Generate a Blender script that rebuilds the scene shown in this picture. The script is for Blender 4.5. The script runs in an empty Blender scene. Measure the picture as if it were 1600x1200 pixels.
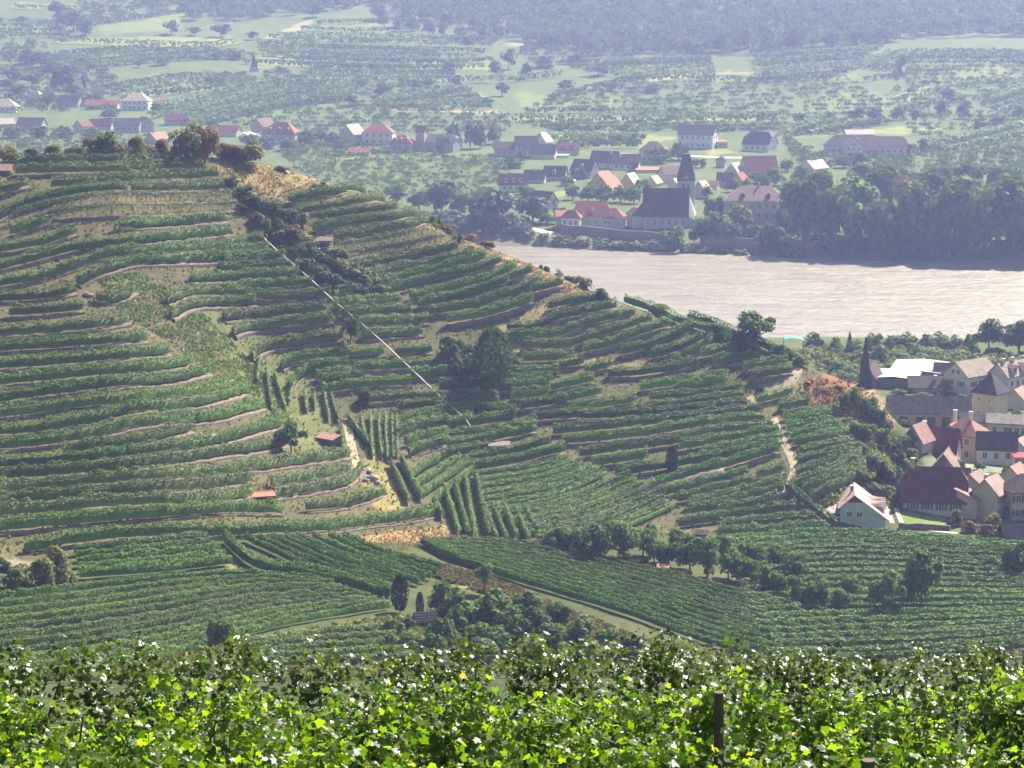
import bpy, math, random
import numpy as np
from math import radians, sin, cos, tan, atan, pi
sc = bpy.context.scene
COL = sc.collection
RNG = np.random.default_rng(7)
random.seed(7)

# ------------------------------------------------------------------ camera, sky, sun, exposure
F, CX, CY, HCAM = 3500.0, 800.0, 600.0, 105.0          # focal length in pixels of a 1600 wide picture
PITCH = atan(632.0 / F)
cam = bpy.data.cameras.new("camera")
cam.sensor_width = 36.0
cam.lens = F / 1600.0 * 36.0
cam.clip_start, cam.clip_end = 0.5, 6000.0
camo = bpy.data.objects.new("camera", cam)
COL.objects.link(camo)
camo.location = (0, 0, HCAM)
camo.rotation_euler = (pi / 2 - PITCH, 0, 0)
sc.camera = camo
SUN_AZ, SUN_EL = radians(35), radians(43)               # azimuth clockwise from the view direction (+Y)
world = bpy.data.worlds.new("World")
sc.world = world
world.use_nodes = True
wt = world.node_tree
wt.nodes.clear()
sky = wt.nodes.new("ShaderNodeTexSky")
sky.sky_type = 'NISHITA'
sky.sun_disc = False
sky.sun_elevation = SUN_EL
sky.sun_rotation = SUN_AZ
sky.air_density = 1.0
sky.dust_density = 1.5
bg = wt.nodes.new("ShaderNodeBackground")
bg.inputs[1].default_value = 0.05
wo = wt.nodes.new("ShaderNodeOutputWorld")
wt.links.new(sky.outputs[0], bg.inputs[0])
wt.links.new(bg.outputs[0], wo.inputs[0])
sun = bpy.data.lights.new("sun", 'SUN')
sun.energy = 5.0
sun.angle = radians(0.5)
sun.color = (1.0, 0.95, 0.86)
suno = bpy.data.objects.new("sun", sun)
COL.objects.link(suno)
suno.location = (200, 200, 400)
suno.rotation_euler = (pi / 2 - SUN_EL, 0, -SUN_AZ + pi)
sc.view_settings.view_transform = 'Standard'
sc.view_settings.look = 'None'
sc.view_settings.gamma = 1.0
sc.view_settings.use_curve_mapping = False
sc.view_settings.exposure = 1.3
sc.cycles.use_denoising = True
sc.cycles.max_bounces = 6
sc.cycles.diffuse_bounces = 2
sc.cycles.transparent_max_bounces = 8
sc.cycles.volume_bounces = 0
HAZE = 0.00023

# ------------------------------------------------------------------ picking the ground point a photo pixel shows
SP, CP = sin(PITCH), cos(PITCH)
def ray(px, py):
    px = np.asarray(px, float); py = np.asarray(py, float)
    u = (px - CX) / F; v = (CY - py) / F
    b = CP + v * SP
    return u / b, (-SP + v * CP) / b                    # dx/dy and dz/dy
def wp(px, py, Y):
    a, c = ray(px, py)
    return float(a * Y), float(Y), float(HCAM + c * Y)

# ------------------------------------------------------------------ terrain: survey points, smooth surface through them
S = []                                                  # (x, Y, z)
def sv(px, *pairs):
    for py, Y in pairs: S.append(wp(px, py, Y))
def svz(px, *pairs):                                    # px, (Y, z)
    for Y, z in pairs: S.append(((px - CX) / F * Y * 1.0, Y, z))
sv(-330, (300, 390), (500, 345), (700, 305), (850, 278))
sv(-150, (262, 414), (380, 388), (500, 360), (700, 318), (850, 292))
sv(0, (252, 430), (350, 405), (450, 383), (550, 362), (650, 342), (750, 323), (850, 305))
sv(200, (247, 443), (350, 412), (450, 393), (550, 372), (650, 351), (750, 331), (850, 312))
sv(340, (243, 455), (300, 441), (380, 424), (500, 403), (600, 381), (700, 356), (780, 337), (845, 320))
sv(430, (262, 459), (330, 444), (420, 427), (500, 414), (580, 402), (640, 388), (720, 363), (790, 344), (845, 325))
sv(520, (288, 461), (370, 442), (450, 425), (550, 411), (640, 395), (720, 374), (790, 352), (845, 331))
sv(600, (318, 461), (400, 445), (500, 427), (600, 409), (700, 386), (780, 361), (845, 338))
sv(700, (364, 459), (450, 444), (550, 425), (650, 406), (740, 383), (845, 346))
sv(800, (402, 456), (500, 438), (600, 418), (700, 396), (780, 374), (850, 351))
sv(900, (446, 453), (540, 434), (640, 413), (740, 390), (850, 356))
sv(1000, (487, 450), (560, 434), (650, 414), (750, 390), (830, 368))
sv(1100, (512, 447), (580, 432), (660, 414), (750, 392), (830, 372))
sv(1200, (543, 444), (600, 430), (680, 410), (760, 393), (830, 379))
sv(1255, (572, 441), (640, 424), (700, 408), (780, 391), (830, 381))
sv(1300, (588, 436), (640, 424), (700, 408), (760, 395), (815, 386))
sv(1340, (596, 436), (650, 424), (710, 410), (770, 398), (825, 386))
sv(1388, (636, 434), (660, 428), (720, 413), (780, 399), (825, 387))
for px, py, Y in ((-330, 300, 390), (-150, 262, 414), (0, 252, 430), (200, 247, 443), (340, 243, 455), (430, 262, 459), (520, 288, 461), (600, 318, 461),
                  (700, 364, 459), (800, 402, 456), (900, 446, 453), (1000, 487, 450), (1100, 512, 447), (1200, 543, 444), (1255, 572, 441)):
    x, y, z = wp(px, py, Y)
    for d, k in ((10, 0.965), (50, 0.62), (110, 0.25)):
        S.append((x * (Y + d) / Y, Y + d, max(3.5, z * k)))
    S.append((x * 620 / Y, 635.0, 2.5))
svz(1320, (452, 19), (470, 12)); svz(1360, (448, 17), (462, 9)); svz(1405, (440, 13.0), (456, 9))
svz(1430, (400, 10.5), (420, 10.5), (445, 9.5), (490, 8), (540, 7), (590, 5), (640, 2.5))
svz(1290, (500, 8), (560, 6), (610, 5), (645, 2.5))
svz(1520, (385, 9.5), (405, 9.5), (445, 8.8), (490, 8), (540, 7), (590, 5), (640, 2.5))
svz(1640, (385, 9), (420, 9), (480, 8), (540, 7), (590, 5), (640, 2.5))
svz(2000, (300, 10), (400, 9), (500, 8), (600, 5), (645, 2.5)); svz(2600, (300, 12), (450, 9), (640, 2.5))
# valley floor
sv(-330, (920, 262), (1000, 235)); sv(0, (900, 291), (960, 270), (1030, 246)); sv(200, (900, 300), (960, 279), (1020, 258))
sv(350, (900, 308), (960, 287), (1010, 268)); sv(500, (900, 316), (960, 294), (1010, 274)); sv(650, (900, 324), (960, 301), (1010, 281))
sv(800, (900, 331), (960, 308), (1010, 288)); sv(950, (890, 339), (950, 315), (1010, 293)); sv(1100, (880, 349), (940, 325), (1010, 300))
sv(1250, (880, 358), (940, 335), (1010, 308)); sv(1400, (850, 374), (920, 346), (1000, 314)); sv(1600, (850, 375), (920, 346), (1000, 315))
# camera slope (vineyard in front), falling steeply behind its last row
for px in (-600, 200, 800, 1400, 2200):
    svz(px, (-30, 110.5), (0, 103.2), (8, 100.6), (15, 98.05), (21, 96.5), (27, 94.95), (31, 93.7), (40, 90), (62, 82), (120, 61))
svz(-200, (200, 40), (235, 32)); svz(400, (200, 36), (240, 27)); svz(1000, (200, 32), (255, 18)); svz(1500, (200, 28), (270, 12)); svz(2200, (200, 30), (270, 14))
# river bed and both banks (far bank runs slightly towards the camera on the right)
def fb(px): return 893.0 - (px - 830) * 0.077
for px in (-600, -200, 200, 500, 800, 1100, 1400, 1700, 2200, 2700):
    svz(px, (656, 0.4), (675, -3), (760, -4), (fb(px) - 18, -3), (fb(px) - 1, 0.2), (fb(px) + 10, 3.2))
# far side
for px in (-700, -250, 100, 450, 800, 1150, 1500, 1900, 2500):
    k = 1.0 + 0.03 * sin(px * 0.013)
    b = fb(px)
    if px < 1050: svz(px, (b + 28, 4.5), (960, 6.3), (1035, 8.3), (1165, 12.8))
    else: svz(px, (b + 40, 6), (960, 8), (1035, 9.5), (1165, 13.5))
    for Y, z in ((1330, 18.6), (1530, 27.5), (1700, 42.5 * k), (1880, 62 * k), (2060, 85 * k), (2250, 116), (2450, 140), (2700, 142)): svz(px, (Y, z))
S = np.array(S)
def warp(x, y):
    return np.stack([x / (y + 40.0), 1.2 * np.log(y + 40.0)], -1)
PC = warp(S[:, 0], S[:, 1])
C2 = 0.022 ** 2
def phi(a, b):
    d = ((a[:, None, :] - b[None, :, :]) ** 2).sum(-1)
    return np.sqrt(d + C2)
n = len(S)
A = np.zeros((n + 3, n + 3)); A[:n, :n] = phi(PC, PC) - np.eye(n) * 2e-3
A[:n, n] = 1; A[:n, n + 1:] = PC; A[n:, :n] = A[:n, n:].T
COEF = np.linalg.solve(A, np.concatenate([S[:, 2], np.zeros(3)]))
def vnoise(x, y, seed=0):
    xi = np.floor(x).astype(np.int64); yi = np.floor(y).astype(np.int64)
    fx = x - xi; fy = y - yi
    fx = fx * fx * (3 - 2 * fx); fy = fy * fy * (3 - 2 * fy)
    def h(a, b):
        v = (a * 374761393 + b * 668265263 + seed * 982451653) & 0x7fffffff
        v = ((v ^ (v >> 13)) * 1274126177) & 0x7fffffff
        return ((v ^ (v >> 16)) & 0xffff) / 65535.0
    return (h(xi, yi) * (1 - fx) + h(xi + 1, yi) * fx) * (1 - fy) + (h(xi, yi + 1) * (1 - fx) + h(xi + 1, yi + 1) * fx) * fy
def fbm(x, y, seed=0, o=3):
    s = 0; a = 0.5
    for k in range(o):
        s = s + a * vnoise(x * 2 ** k, y * 2 ** k, seed + k); a *= 0.5
    return s
GU = np.concatenate([np.linspace(-0.62, -0.25, 26)[:-1], np.linspace(-0.25, 0.25, 241), np.linspace(0.25, 0.62, 26)[1:]])
GY = np.concatenate([np.arange(-30, 40, 1.5), np.arange(40, 250, 4.5), np.arange(250, 470, 1.1), np.arange(470, 662, 4.0), np.arange(662, 856, 9.0),
                     np.arange(856, 1250, 3.5), np.arange(1250, 2700, 9.0)])
XX = GU[None, :] * (GY[:, None] + 40); YY = np.repeat(GY[:, None], len(GU), 1)
GZ = np.empty_like(XX)
for r in range(0, len(GY), 40):
    q = warp(XX[r:r + 40].ravel(), YY[r:r + 40].ravel())
    GZ[r:r + 40] = (phi(q, PC) @ COEF[:n] + COEF[n] + q @ COEF[n + 1:]).reshape(-1, len(GU))
amp = np.interp(YY, [0, 60, 300, 470, 600, 660, 850, 900, 1200, 2000], [0.12, 0.5, 0.55, 0.55, 0.4, 0.05, 0.05, 0.5, 1.2, 4.0])
wl = np.interp(YY, [0, 300, 900, 2000], [3, 9, 25, 60])
GZ = GZ + amp * (fbm(XX / 9.0, YY / 9.0, 3) - 0.5) * np.where(YY < 900, 1, 0.25) + np.where(YY >= 900, amp * (fbm(XX / 55.0, YY / 55.0, 5) - 0.5), 0)
def ground(x, y):
    x = np.asarray(x, float); y = np.asarray(y, float)
    ry = np.interp(y, GY, np.arange(len(GY))); i = np.clip(ry.astype(int), 0, len(GY) - 2); f = ry - i
    def rowval(ii):
        cu = np.interp(x / (GY[ii] + 40), GU, np.arange(len(GU))); j = np.clip(cu.astype(int), 0, len(GU) - 2); g = cu - j
        return GZ[ii, j] * (1 - g) + GZ[ii, j + 1] * g
    return rowval(i) * (1 - f) + rowval(i + 1) * f
def at(px, py, ymin=190.0, ymax=None):
    """ground points seen at photo pixels (first hit beyond ymin)"""
    px = np.atleast_1d(np.asarray(px, float)); py = np.atleast_1d(np.asarray(py, float))
    ymax = ymax or (655.0 if ymin < 600 else 2600.0)
    a, c = ray(px, py)
    out = np.empty((len(px), 3))
    ys = np.concatenate([np.arange(ymin, min(ymax, 700.0), 0.8), np.arange(max(ymin, 700.0), ymax, 2.5)])
    for s in range(0, len(px), 400):
        aa, cc = a[s:s + 400, None], c[s:s + 400, None]
        d = HCAM + cc * ys[None] - ground(aa * ys[None], np.broadcast_to(ys[None], (aa.shape[0], len(ys))))
        hit = d <= 0
        k = np.where(hit.any(1), hit.argmax(1), d.argmin(1)); k = np.maximum(k, 1)
        r = np.arange(len(k)); d0 = d[r, k - 1]; d1 = d[r, k]
        t = np.clip(d0 / np.where(np.abs(d0 - d1) < 1e-9, 1e-9, d0 - d1), 0, 1)
        Y = ys[k - 1] + (ys[k] - ys[k - 1]) * t
        X = aa[:, 0] * Y
        out[s:s + 400] = np.stack([X, Y, ground(X, Y)], -1)
    return out
def at1(px, py, ymin=190.0, ymax=None): return at([px], [py], ymin, ymax)[0]

# ------------------------------------------------------------------ object helpers
def tag(o, label=None, cat=None, group=None, kind=None):
    for k, v in (('label', label), ('category', cat), ('group', group), ('kind', kind)):
        if v: o[k] = v
    return o
def link(name, me, parent=None, loc=None):
    o = bpy.data.objects.new(name, me); COL.objects.link(o)
    if parent is not None: o.parent = parent
    if loc is not None: o.location = loc
    return o
def empty(name, loc, rz=0.0):
    o = bpy.data.objects.new(name, None); COL.objects.link(o)
    o.empty_display_size = 0.5; o.location = loc; o.rotation_euler = (0, 0, rz)
    return o
def mesh_np(name, V, quads=None, tris=None, mats=(), midx=None, smooth=False):
    V = np.asarray(V, np.float32); me = bpy.data.meshes.new(name)
    faces = []; 
    nq = 0 if quads is None else len(quads); nt = 0 if tris is None else len(tris)
    me.vertices.add(len(V)); me.vertices.foreach_set('co', V.ravel())
    idx = np.concatenate([np.asarray(quads, np.int32).ravel() if nq else np.zeros(0, np.int32), np.asarray(tris, np.int32).ravel() if nt else np.zeros(0, np.int32)])
    me.loops.add(len(idx)); me.loops.foreach_set('vertex_index', idx)
    me.polygons.add(nq + nt)
    st = np.concatenate([np.arange(nq) * 4, nq * 4 + np.arange(nt) * 3]).astype(np.int32)
    me.polygons.foreach_set('loop_start', st)
    if midx is not None: me.polygons.foreach_set('material_index', np.asarray(midx, np.int32))
    if smooth: me.polygons.foreach_set('use_smooth', np.ones(nq + nt, bool))
    for m in mats: me.materials.append(m)
    me.update(calc_edges=True); me.validate()
    return me
class MB:
    """collects boxes, prisms and loose polygons with a material slot each"""
    def __init__(s): s.v = []; s.f = []; s.m = []
    def poly(s, pts, m=0):
        b = len(s.v); s.v += [tuple(p) for p in pts]; s.f.append(tuple(range(b, b + len(pts)))); s.m.append(m)
    def solid(s, a, b, m=0, caps=True):
        """two matching rings joined by sides"""
        k = len(a); base = len(s.v); s.v += [tuple(p) for p in a] + [tuple(p) for p in b]
        for i in range(k):
            j = (i + 1) % k; s.f.append((base + i, base + j, base + k + j, base + k + i)); s.m.append(m)
        if caps:
            s.f.append(tuple(base + i for i in range(k))[::-1]); s.m.append(m)
            s.f.append(tuple(base + k + i for i in range(k))); s.m.append(m)
    def box(s, x0, x1, y0, y1, z0, z1, m=0):
        s.solid([(x0, y0, z0), (x1, y0, z0), (x1, y1, z0), (x0, y1, z0)], [(x0, y0, z1), (x1, y0, z1), (x1, y1, z1), (x0, y1, z1)], m)
    def tube(s, p, q, r0, r1=None, k=8, m=0):
        r1 = r0 if r1 is None else r1
        p = np.array(p, float); q = np.array(q, float); d = q - p; d = d / np.linalg.norm(d)
        u = np.cross(d, (0, 0, 1) if abs(d[2]) < 0.9 else (1, 0, 0)); u /= np.linalg.norm(u); w = np.cross(d, u)
        ring = lambda c, r: [tuple(c + r * (cos(2 * pi * i / k) * u + sin(2 * pi * i / k) * w)) for i in range(k)]
        s.solid(ring(p, r0), ring(q, r1), m)
    def mesh(s, name, mats):
        me = bpy.data.meshes.new(name); me.from_pydata(s.v, [], s.f)
        for x in mats: me.materials.append(x)
        me.polygons.foreach_set('material_index', s.m); me.update()
        return me
    def build(s, name, mats, parent=None, loc=None):
        if not isinstance(mats, (list, tuple)): mats = [mats]
        return link(name, s.mesh(name, mats), parent, loc)

# ------------------------------------------------------------------ materials
def newmat(name):
    m = bpy.data.materials.new(name); m.use_nodes = True; t = m.node_tree; t.nodes.clear()
    o = t.nodes.new('ShaderNodeOutputMaterial')
    return m, t, o
def N(t, typ, **kw):
    n_ = t.nodes.new(typ)
    for k, v in kw.items(): setattr(n_, k, v)
    return n_
def ramp(t, fac, stops):
    r = t.nodes.new('ShaderNodeValToRGB'); e = r.color_ramp.elements
    while len(e) < len(stops): e.new(0.5)
    for i, (p, c) in enumerate(stops): e[i].position = p; e[i].color = (*c, 1)
    t.links.new(fac, r.inputs[0]); return r.outputs[0]
def foliage(name, c0, c1, c2, trans=0.35, tcol=None, rough=0.62, spec=0.18, objvar=0.5):
    """leaf clumps: each clump its own shade between c0..c2, each plant shifted a little too"""
    m, t, o = newmat(name)
    g = N(t, 'ShaderNodeNewGeometry'); oi = N(t, 'ShaderNodeObjectInfo')
    mx = N(t, 'ShaderNodeMix', data_type='FLOAT'); mx.inputs[0].default_value = objvar * 0.6
    t.links.new(g.outputs['Random Per Island'], mx.inputs[2]); t.links.new(oi.outputs['Random'], mx.inputs[3])
    col = ramp(t, mx.outputs[0], [(0.0, c0), (0.55, c1), (1.0, c2)])
    p = N(t, 'ShaderNodeBsdfPrincipled'); p.inputs['Roughness'].default_value = rough
    p.inputs['Specular IOR Level'].default_value = spec
    t.links.new(col, p.inputs['Base Color'])
    tr = N(t, 'ShaderNodeBsdfTranslucent')
    mc = N(t, 'ShaderNodeMix', data_type='RGBA'); mc.blend_type = 'MULTIPLY'; mc.inputs[0].default_value = 1.0
    t.links.new(col, mc.inputs[6]); mc.inputs[7].default_value = (*(tcol or (1.6, 1.7, 0.8)), 1)
    t.links.new(mc.outputs[2], tr.inputs[0])
    ms = N(t, 'ShaderNodeMixShader'); ms.inputs[0].default_value = trans
    t.links.new(p.outputs[0], ms.inputs[1]); t.links.new(tr.outputs[0], ms.inputs[2]); t.links.new(ms.outputs[0], o.inputs[0])
    return m
def plain(name, c, rough=0.8, var=0.25, scale=1.0, c2=None, bump=0.0, spec=0.3, stretch=None):
    """a surface with blotchy wear"""
    m, t, o = newmat(name)
    tc = N(t, 'ShaderNodeTexCoord'); src = tc.outputs['Object']
    if stretch:
        mp = N(t, 'ShaderNodeMapping'); mp.inputs['Scale'].default_value = stretch; t.links.new(src, mp.inputs[0]); src = mp.outputs[0]
    nz = N(t, 'ShaderNodeTexNoise'); nz.inputs['Scale'].default_value = scale; nz.inputs['Detail'].default_value = 5
    t.links.new(src, nz.inputs['Vector'])
    d = c2 or tuple(x * (1 - var) for x in c)
    col = ramp(t, nz.outputs['Fac'], [(0.3, d), (0.7, c)])
    p = N(t, 'ShaderNodeBsdfPrincipled'); p.inputs['Roughness'].default_value = rough; p.inputs['Specular IOR Level'].default_value = spec
    t.links.new(col, p.inputs['Base Color'])
    if bump:
        b = N(t, 'ShaderNodeBump'); b.inputs['Strength'].default_value = bump; b.inputs['Distance'].default_value = 0.1
        t.links.new(nz.outputs['Fac'], b.inputs['Height']); t.links.new(b.outputs[0], p.inputs['Normal'])
    t.links.new(p.outputs[0], o.inputs[0])
    return m
_rc = {}
def rooftile(c, rough=0.8):
    """courses of small tiles, patched and weathered"""
    key = tuple(c)
    if key in _rc: return _rc[key]
    m, t, o = newmat('roof_tiles')
    tc = N(t, 'ShaderNodeTexCoord')
    nz = N(t, 'ShaderNodeTexNoise'); nz.inputs['Scale'].default_value = 0.9; nz.inputs['Detail'].default_value = 6
    t.links.new(tc.outputs['Object'], nz.inputs['Vector'])
    vo = N(t, 'ShaderNodeTexVoronoi'); vo.inputs['Scale'].default_value = 3.0; t.links.new(tc.outputs['Object'], vo.inputs['Vector'])
    wv = N(t, 'ShaderNodeTexWave', wave_type='BANDS', bands_direction='Z'); wv.inputs['Scale'].default_value = 1.1; wv.inputs['Distortion'].default_value = 0.4
    t.links.new(tc.outputs['Object'], wv.inputs['Vector'])
    ad = N(t, 'ShaderNodeMix', data_type='FLOAT'); ad.inputs[0].default_value = 0.35
    t.links.new(nz.outputs['Fac'], ad.inputs[2]); t.links.new(vo.outputs['Color'], ad.inputs[3])
    col = ramp(t, ad.outputs[0], [(0.25, tuple(x * 0.6 for x in c)), (0.5, c), (0.8, tuple(min(1, x * 1.35 + 0.02) for x in c))])
    p = N(t, 'ShaderNodeBsdfPrincipled'); p.inputs['Roughness'].default_value = rough; p.inputs['Specular IOR Level'].default_value = 0.18
    t.links.new(col, p.inputs['Base Color'])
    b = N(t, 'ShaderNodeBump'); b.inputs['Strength'].default_value = 0.35; b.inputs['Distance'].default_value = 0.06
    t.links.new(wv.outputs['Fac'], b.inputs['Height']); t.links.new(b.outputs[0], p.inputs['Normal'])
    t.links.new(p.outputs[0], o.inputs[0]); _rc[key] = m
    return m
_wc = {}
def plaster(c):
    key = tuple(c)
    if key not in _wc: _wc[key] = plain('plaster', c, 0.9, 0.16, 0.6, bump=0.05)
    return _wc[key]
# leaf greens
M_vine = foliage('vine_leaves', (0.055, 0.115, 0.015), (0.104, 0.211, 0.023), (0.207, 0.331, 0.039), 0.26)
M_vinepale = foliage('pale_vine_leaves', (0.061, 0.103, 0.023), (0.116, 0.180, 0.040), (0.202, 0.270, 0.063), 0.22)
M_tree = foliage('tree_leaves', (0.050, 0.095, 0.021), (0.095, 0.165, 0.033), (0.179, 0.259, 0.053), 0.36)
M_dark = foliage('dark_tree_leaves', (0.030, 0.063, 0.022), (0.055, 0.104, 0.031), (0.102, 0.158, 0.047), 0.28)
M_olive = foliage('olive_leaves', (0.076, 0.085, 0.026), (0.143, 0.155, 0.044), (0.236, 0.227, 0.074), 0.36)
M_dry = foliage('dry_leaves', (0.112, 0.074, 0.035), (0.208, 0.137, 0.060), (0.327, 0.229, 0.100), 0.36, tcol=(1.3, 1.2, 0.9))
M_yellow = foliage('yellowing_leaves', (0.119, 0.106, 0.024), (0.211, 0.179, 0.039), (0.317, 0.264, 0.073), 0.36)
M_purple = foliage('purple_leaves', (0.022, 0.011, 0.020), (0.044, 0.018, 0.033), (0.066, 0.033, 0.050), 0.2, tcol=(1.3, 0.9, 1.1))
M_spruce = foliage('spruce_needles', (0.011, 0.022, 0.013), (0.022, 0.040, 0.024), (0.037, 0.059, 0.033), 0.1)
M_vinewarm = foliage('yellowish_vine_leaves', (0.056, 0.090, 0.014), (0.102, 0.170, 0.024), (0.175, 0.240, 0.040), 0.26)
M_far = foliage('far_leaves', (0.060, 0.092, 0.026), (0.099, 0.143, 0.038), (0.158, 0.203, 0.060), 0.3, spec=0.0, rough=0.9)
M_farwood = foliage('far_wood_leaves', (0.048, 0.075, 0.026), (0.077, 0.114, 0.037), (0.137, 0.172, 0.055), 0.3, spec=0.0, rough=0.9)
M_drygrass = foliage('dry_grass_blades', (0.20, 0.14, 0.07), (0.33, 0.235, 0.12), (0.46, 0.35, 0.20), 0.3, tcol=(1.1, 1.05, 0.9), spec=0.1)
M_weed = foliage('weeds', (0.083, 0.094, 0.031), (0.165, 0.143, 0.066), (0.286, 0.220, 0.121), 0.3, tcol=(1.3, 1.2, 0.8))
M_bark = plain('bark', (0.10, 0.075, 0.055), 0.9, 0.4, 6.0)
M_wood = plain('weathered_wood', (0.16, 0.12, 0.095), 0.85, 0.4, 4.0)
M_greywood = plain('grey_wood', (0.20, 0.18, 0.165), 0.85, 0.35, 4.0)
M_stone = plain('dry_stone', (0.30, 0.24, 0.19), 0.95, 0.5, 2.2, c2=(0.13, 0.10, 0.085), bump=0.8)
M_soil = plain('terrace_soil', (0.34, 0.215, 0.15), 0.95, 0.4, 0.25, c2=(0.16, 0.12, 0.075), bump=0.3)
M_glass = plain('window_glass', (0.03, 0.035, 0.045), 0.15, 0.3, 1.0, spec=0.6)
M_white = plain('white_paint', (0.78, 0.77, 0.74), 0.6, 0.1, 2.0)
M_blue = plain('blue_paint', (0.28, 0.42, 0.62), 0.6, 0.1, 2.0)
M_green = plain('green_shutters', (0.06, 0.10, 0.08), 0.6, 0.2, 2.0)
M_brick = plain('brick_red', (0.34, 0.14, 0.09), 0.9, 0.3, 2.5)
M_whitemetal = plain('pale_metal', (0.62, 0.57, 0.52), 0.45, 0.15, 2.0, spec=0.5)
M_road = plain('pale_road', (0.50, 0.45, 0.38), 0.9, 0.2, 0.6)
M_track = plain('track', (0.42, 0.33, 0.23), 0.95, 0.3, 0.8, c2=(0.27, 0.22, 0.12), bump=0.2)
# ------------------------------------------------------------------ ground sheet, coloured by what grows or lies there
def inpoly(x, y, P):
    P = np.asarray(P); r = np.zeros(x.shape, bool)
    for i in range(len(P)):
        (x0, y0), (x1, y1) = P[i], P[i - 1]
        c = ((y0 > y) != (y1 > y)); t = np.where(c, (x1 - x0) * (y - y0) / np.where(y1 == y0, 1e-9, y1 - y0) + x0, 0)
        r ^= c & (x < t)
    return r
def dens(pts, step=12):
    out = []
    for i in range(len(pts)):
        a, b = np.array(pts[i - 1], float), np.array(pts[i], float); k = max(1, int(np.hypot(*(b - a)) / step))
        out += [a + (b - a) * j / k for j in range(k)]
    return np.array(out)
base = np.zeros(GZ.shape + (3,)); base[:] = (0.10, 0.115, 0.045)
base[(YY > 200) & (YY < 345)] = (0.06, 0.075, 0.028)
base[YY < 200] = (0.055, 0.058, 0.026)
base[YY > 640] = (0.10, 0.135, 0.05)
def zone(pts, c, ymin=190.0, ymax=None):
    q = dens(pts); w = at(q[:, 0], q[:, 1], ymin)
    k = inpoly(XX, YY, w[:, :2])
    if ymax: k &= YY < ymax
    k &= YY > ymin
    base[k] = c
    return k
HILL = [(-300, 240), (0, 252), (200, 247), (330, 243), (430, 262), (520, 288), (600, 318), (700, 364), (800, 402), (900, 446), (1000, 487), (1100, 512), (1200, 543), (1255, 572), (1388, 636), (1380, 700),
        (1300, 760), (1290, 825), (1100, 845), (980, 835), (850, 850), (720, 845), (560, 848), (340, 842), (100, 868), (-300, 880)]
SOIL = (0.128, 0.110, 0.060)
zone(HILL, SOIL)
zone([(335, 244), (425, 258), (520, 287), (570, 302), (470, 318), (430, 310), (385, 300), (350, 275)], (0.34, 0.25, 0.135))
zone([(640, 334), (730, 378), (810, 406), (900, 447), (975, 478), (930, 476), (880, 462), (840, 430), (760, 392), (690, 368)], (0.33, 0.225, 0.125))
zone([(760, 520), (860, 470), (900, 485), (840, 505), (800, 530), (880, 553), (1010, 568), (1090, 578), (1000, 590), (860, 565), (790, 545)], (0.30, 0.235, 0.13))
zone([(1225, 640), (1262, 592), (1300, 582), (1345, 600), (1372, 640), (1360, 655), (1320, 650), (1270, 640)], (0.30, 0.15, 0.085))
zone([(1345, 590), (1388, 630), (1400, 665), (1385, 680), (1360, 640)], (0.33, 0.235, 0.15))
zone([(1240, 660), (1360, 655), (1400, 690), (1440, 760), (1400, 790), (1300, 790), (1250, 760)], (0.105, 0.12, 0.05))
zone([(1200, 575), (1240, 575), (1262, 600), (1230, 640), (1180, 640)], (0.27, 0.22, 0.12))
zone([(120, 432), (200, 420), (250, 450), (330, 520), (400, 640), (450, 700), (560, 730), (470, 560), (400, 520), (300, 470)], (0.15, 0.16, 0.065))
zone([(560, 840), (700, 820), (720, 845), (640, 862), (590, 858)], (0.36, 0.23, 0.125))
zone([(540, 725), (600, 705), (640, 790), (590, 800), (570, 760)], (0.25, 0.21, 0.09))
# valley floor
zone([(-300, 880), (100, 868), (340, 842), (560, 848), (720, 845), (850, 850), (980, 835), (1290, 825), (1600, 850), (1900, 860), (1900, 1020), (-300, 1060)], (0.085, 0.10, 0.038))
zone([(560, 862), (640, 870), (770, 905), (870, 945), (1000, 1000), (1080, 1020), (1000, 1020), (880, 985), (760, 930), (640, 890)], (0.27, 0.24, 0.115))
zone([(330, 1015), (480, 985), (600, 962), (640, 975), (560, 990), (420, 1012), (380, 1030)], (0.22, 0.17, 0.08))
zone([(340, 850), (380, 890), (420, 905), (360, 900), (330, 870)], (0.17, 0.18, 0.07))
zone([(860, 870), (1000, 880), (1120, 920), (1250, 960), (1350, 975), (1480, 960), (1400, 985), (1250, 970), (1100, 930), (1000, 905), (880, 885)], (0.20, 0.18, 0.08))
zone([(0, 872), (45, 876), (50, 884), (0, 892)], (0.22, 0.19, 0.14))
zone([(1403, 800), (1475, 804), (1480, 820), (1408, 816)], (0.19, 0.26, 0.06))
zone([(1480, 805), (1568, 815), (1565, 840), (1490, 838)], (0.14, 0.17, 0.06))
zone([(1440, 715), (1600, 725), (1600, 740), (1500, 735), (1440, 730)], (0.30, 0.28, 0.24))
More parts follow.
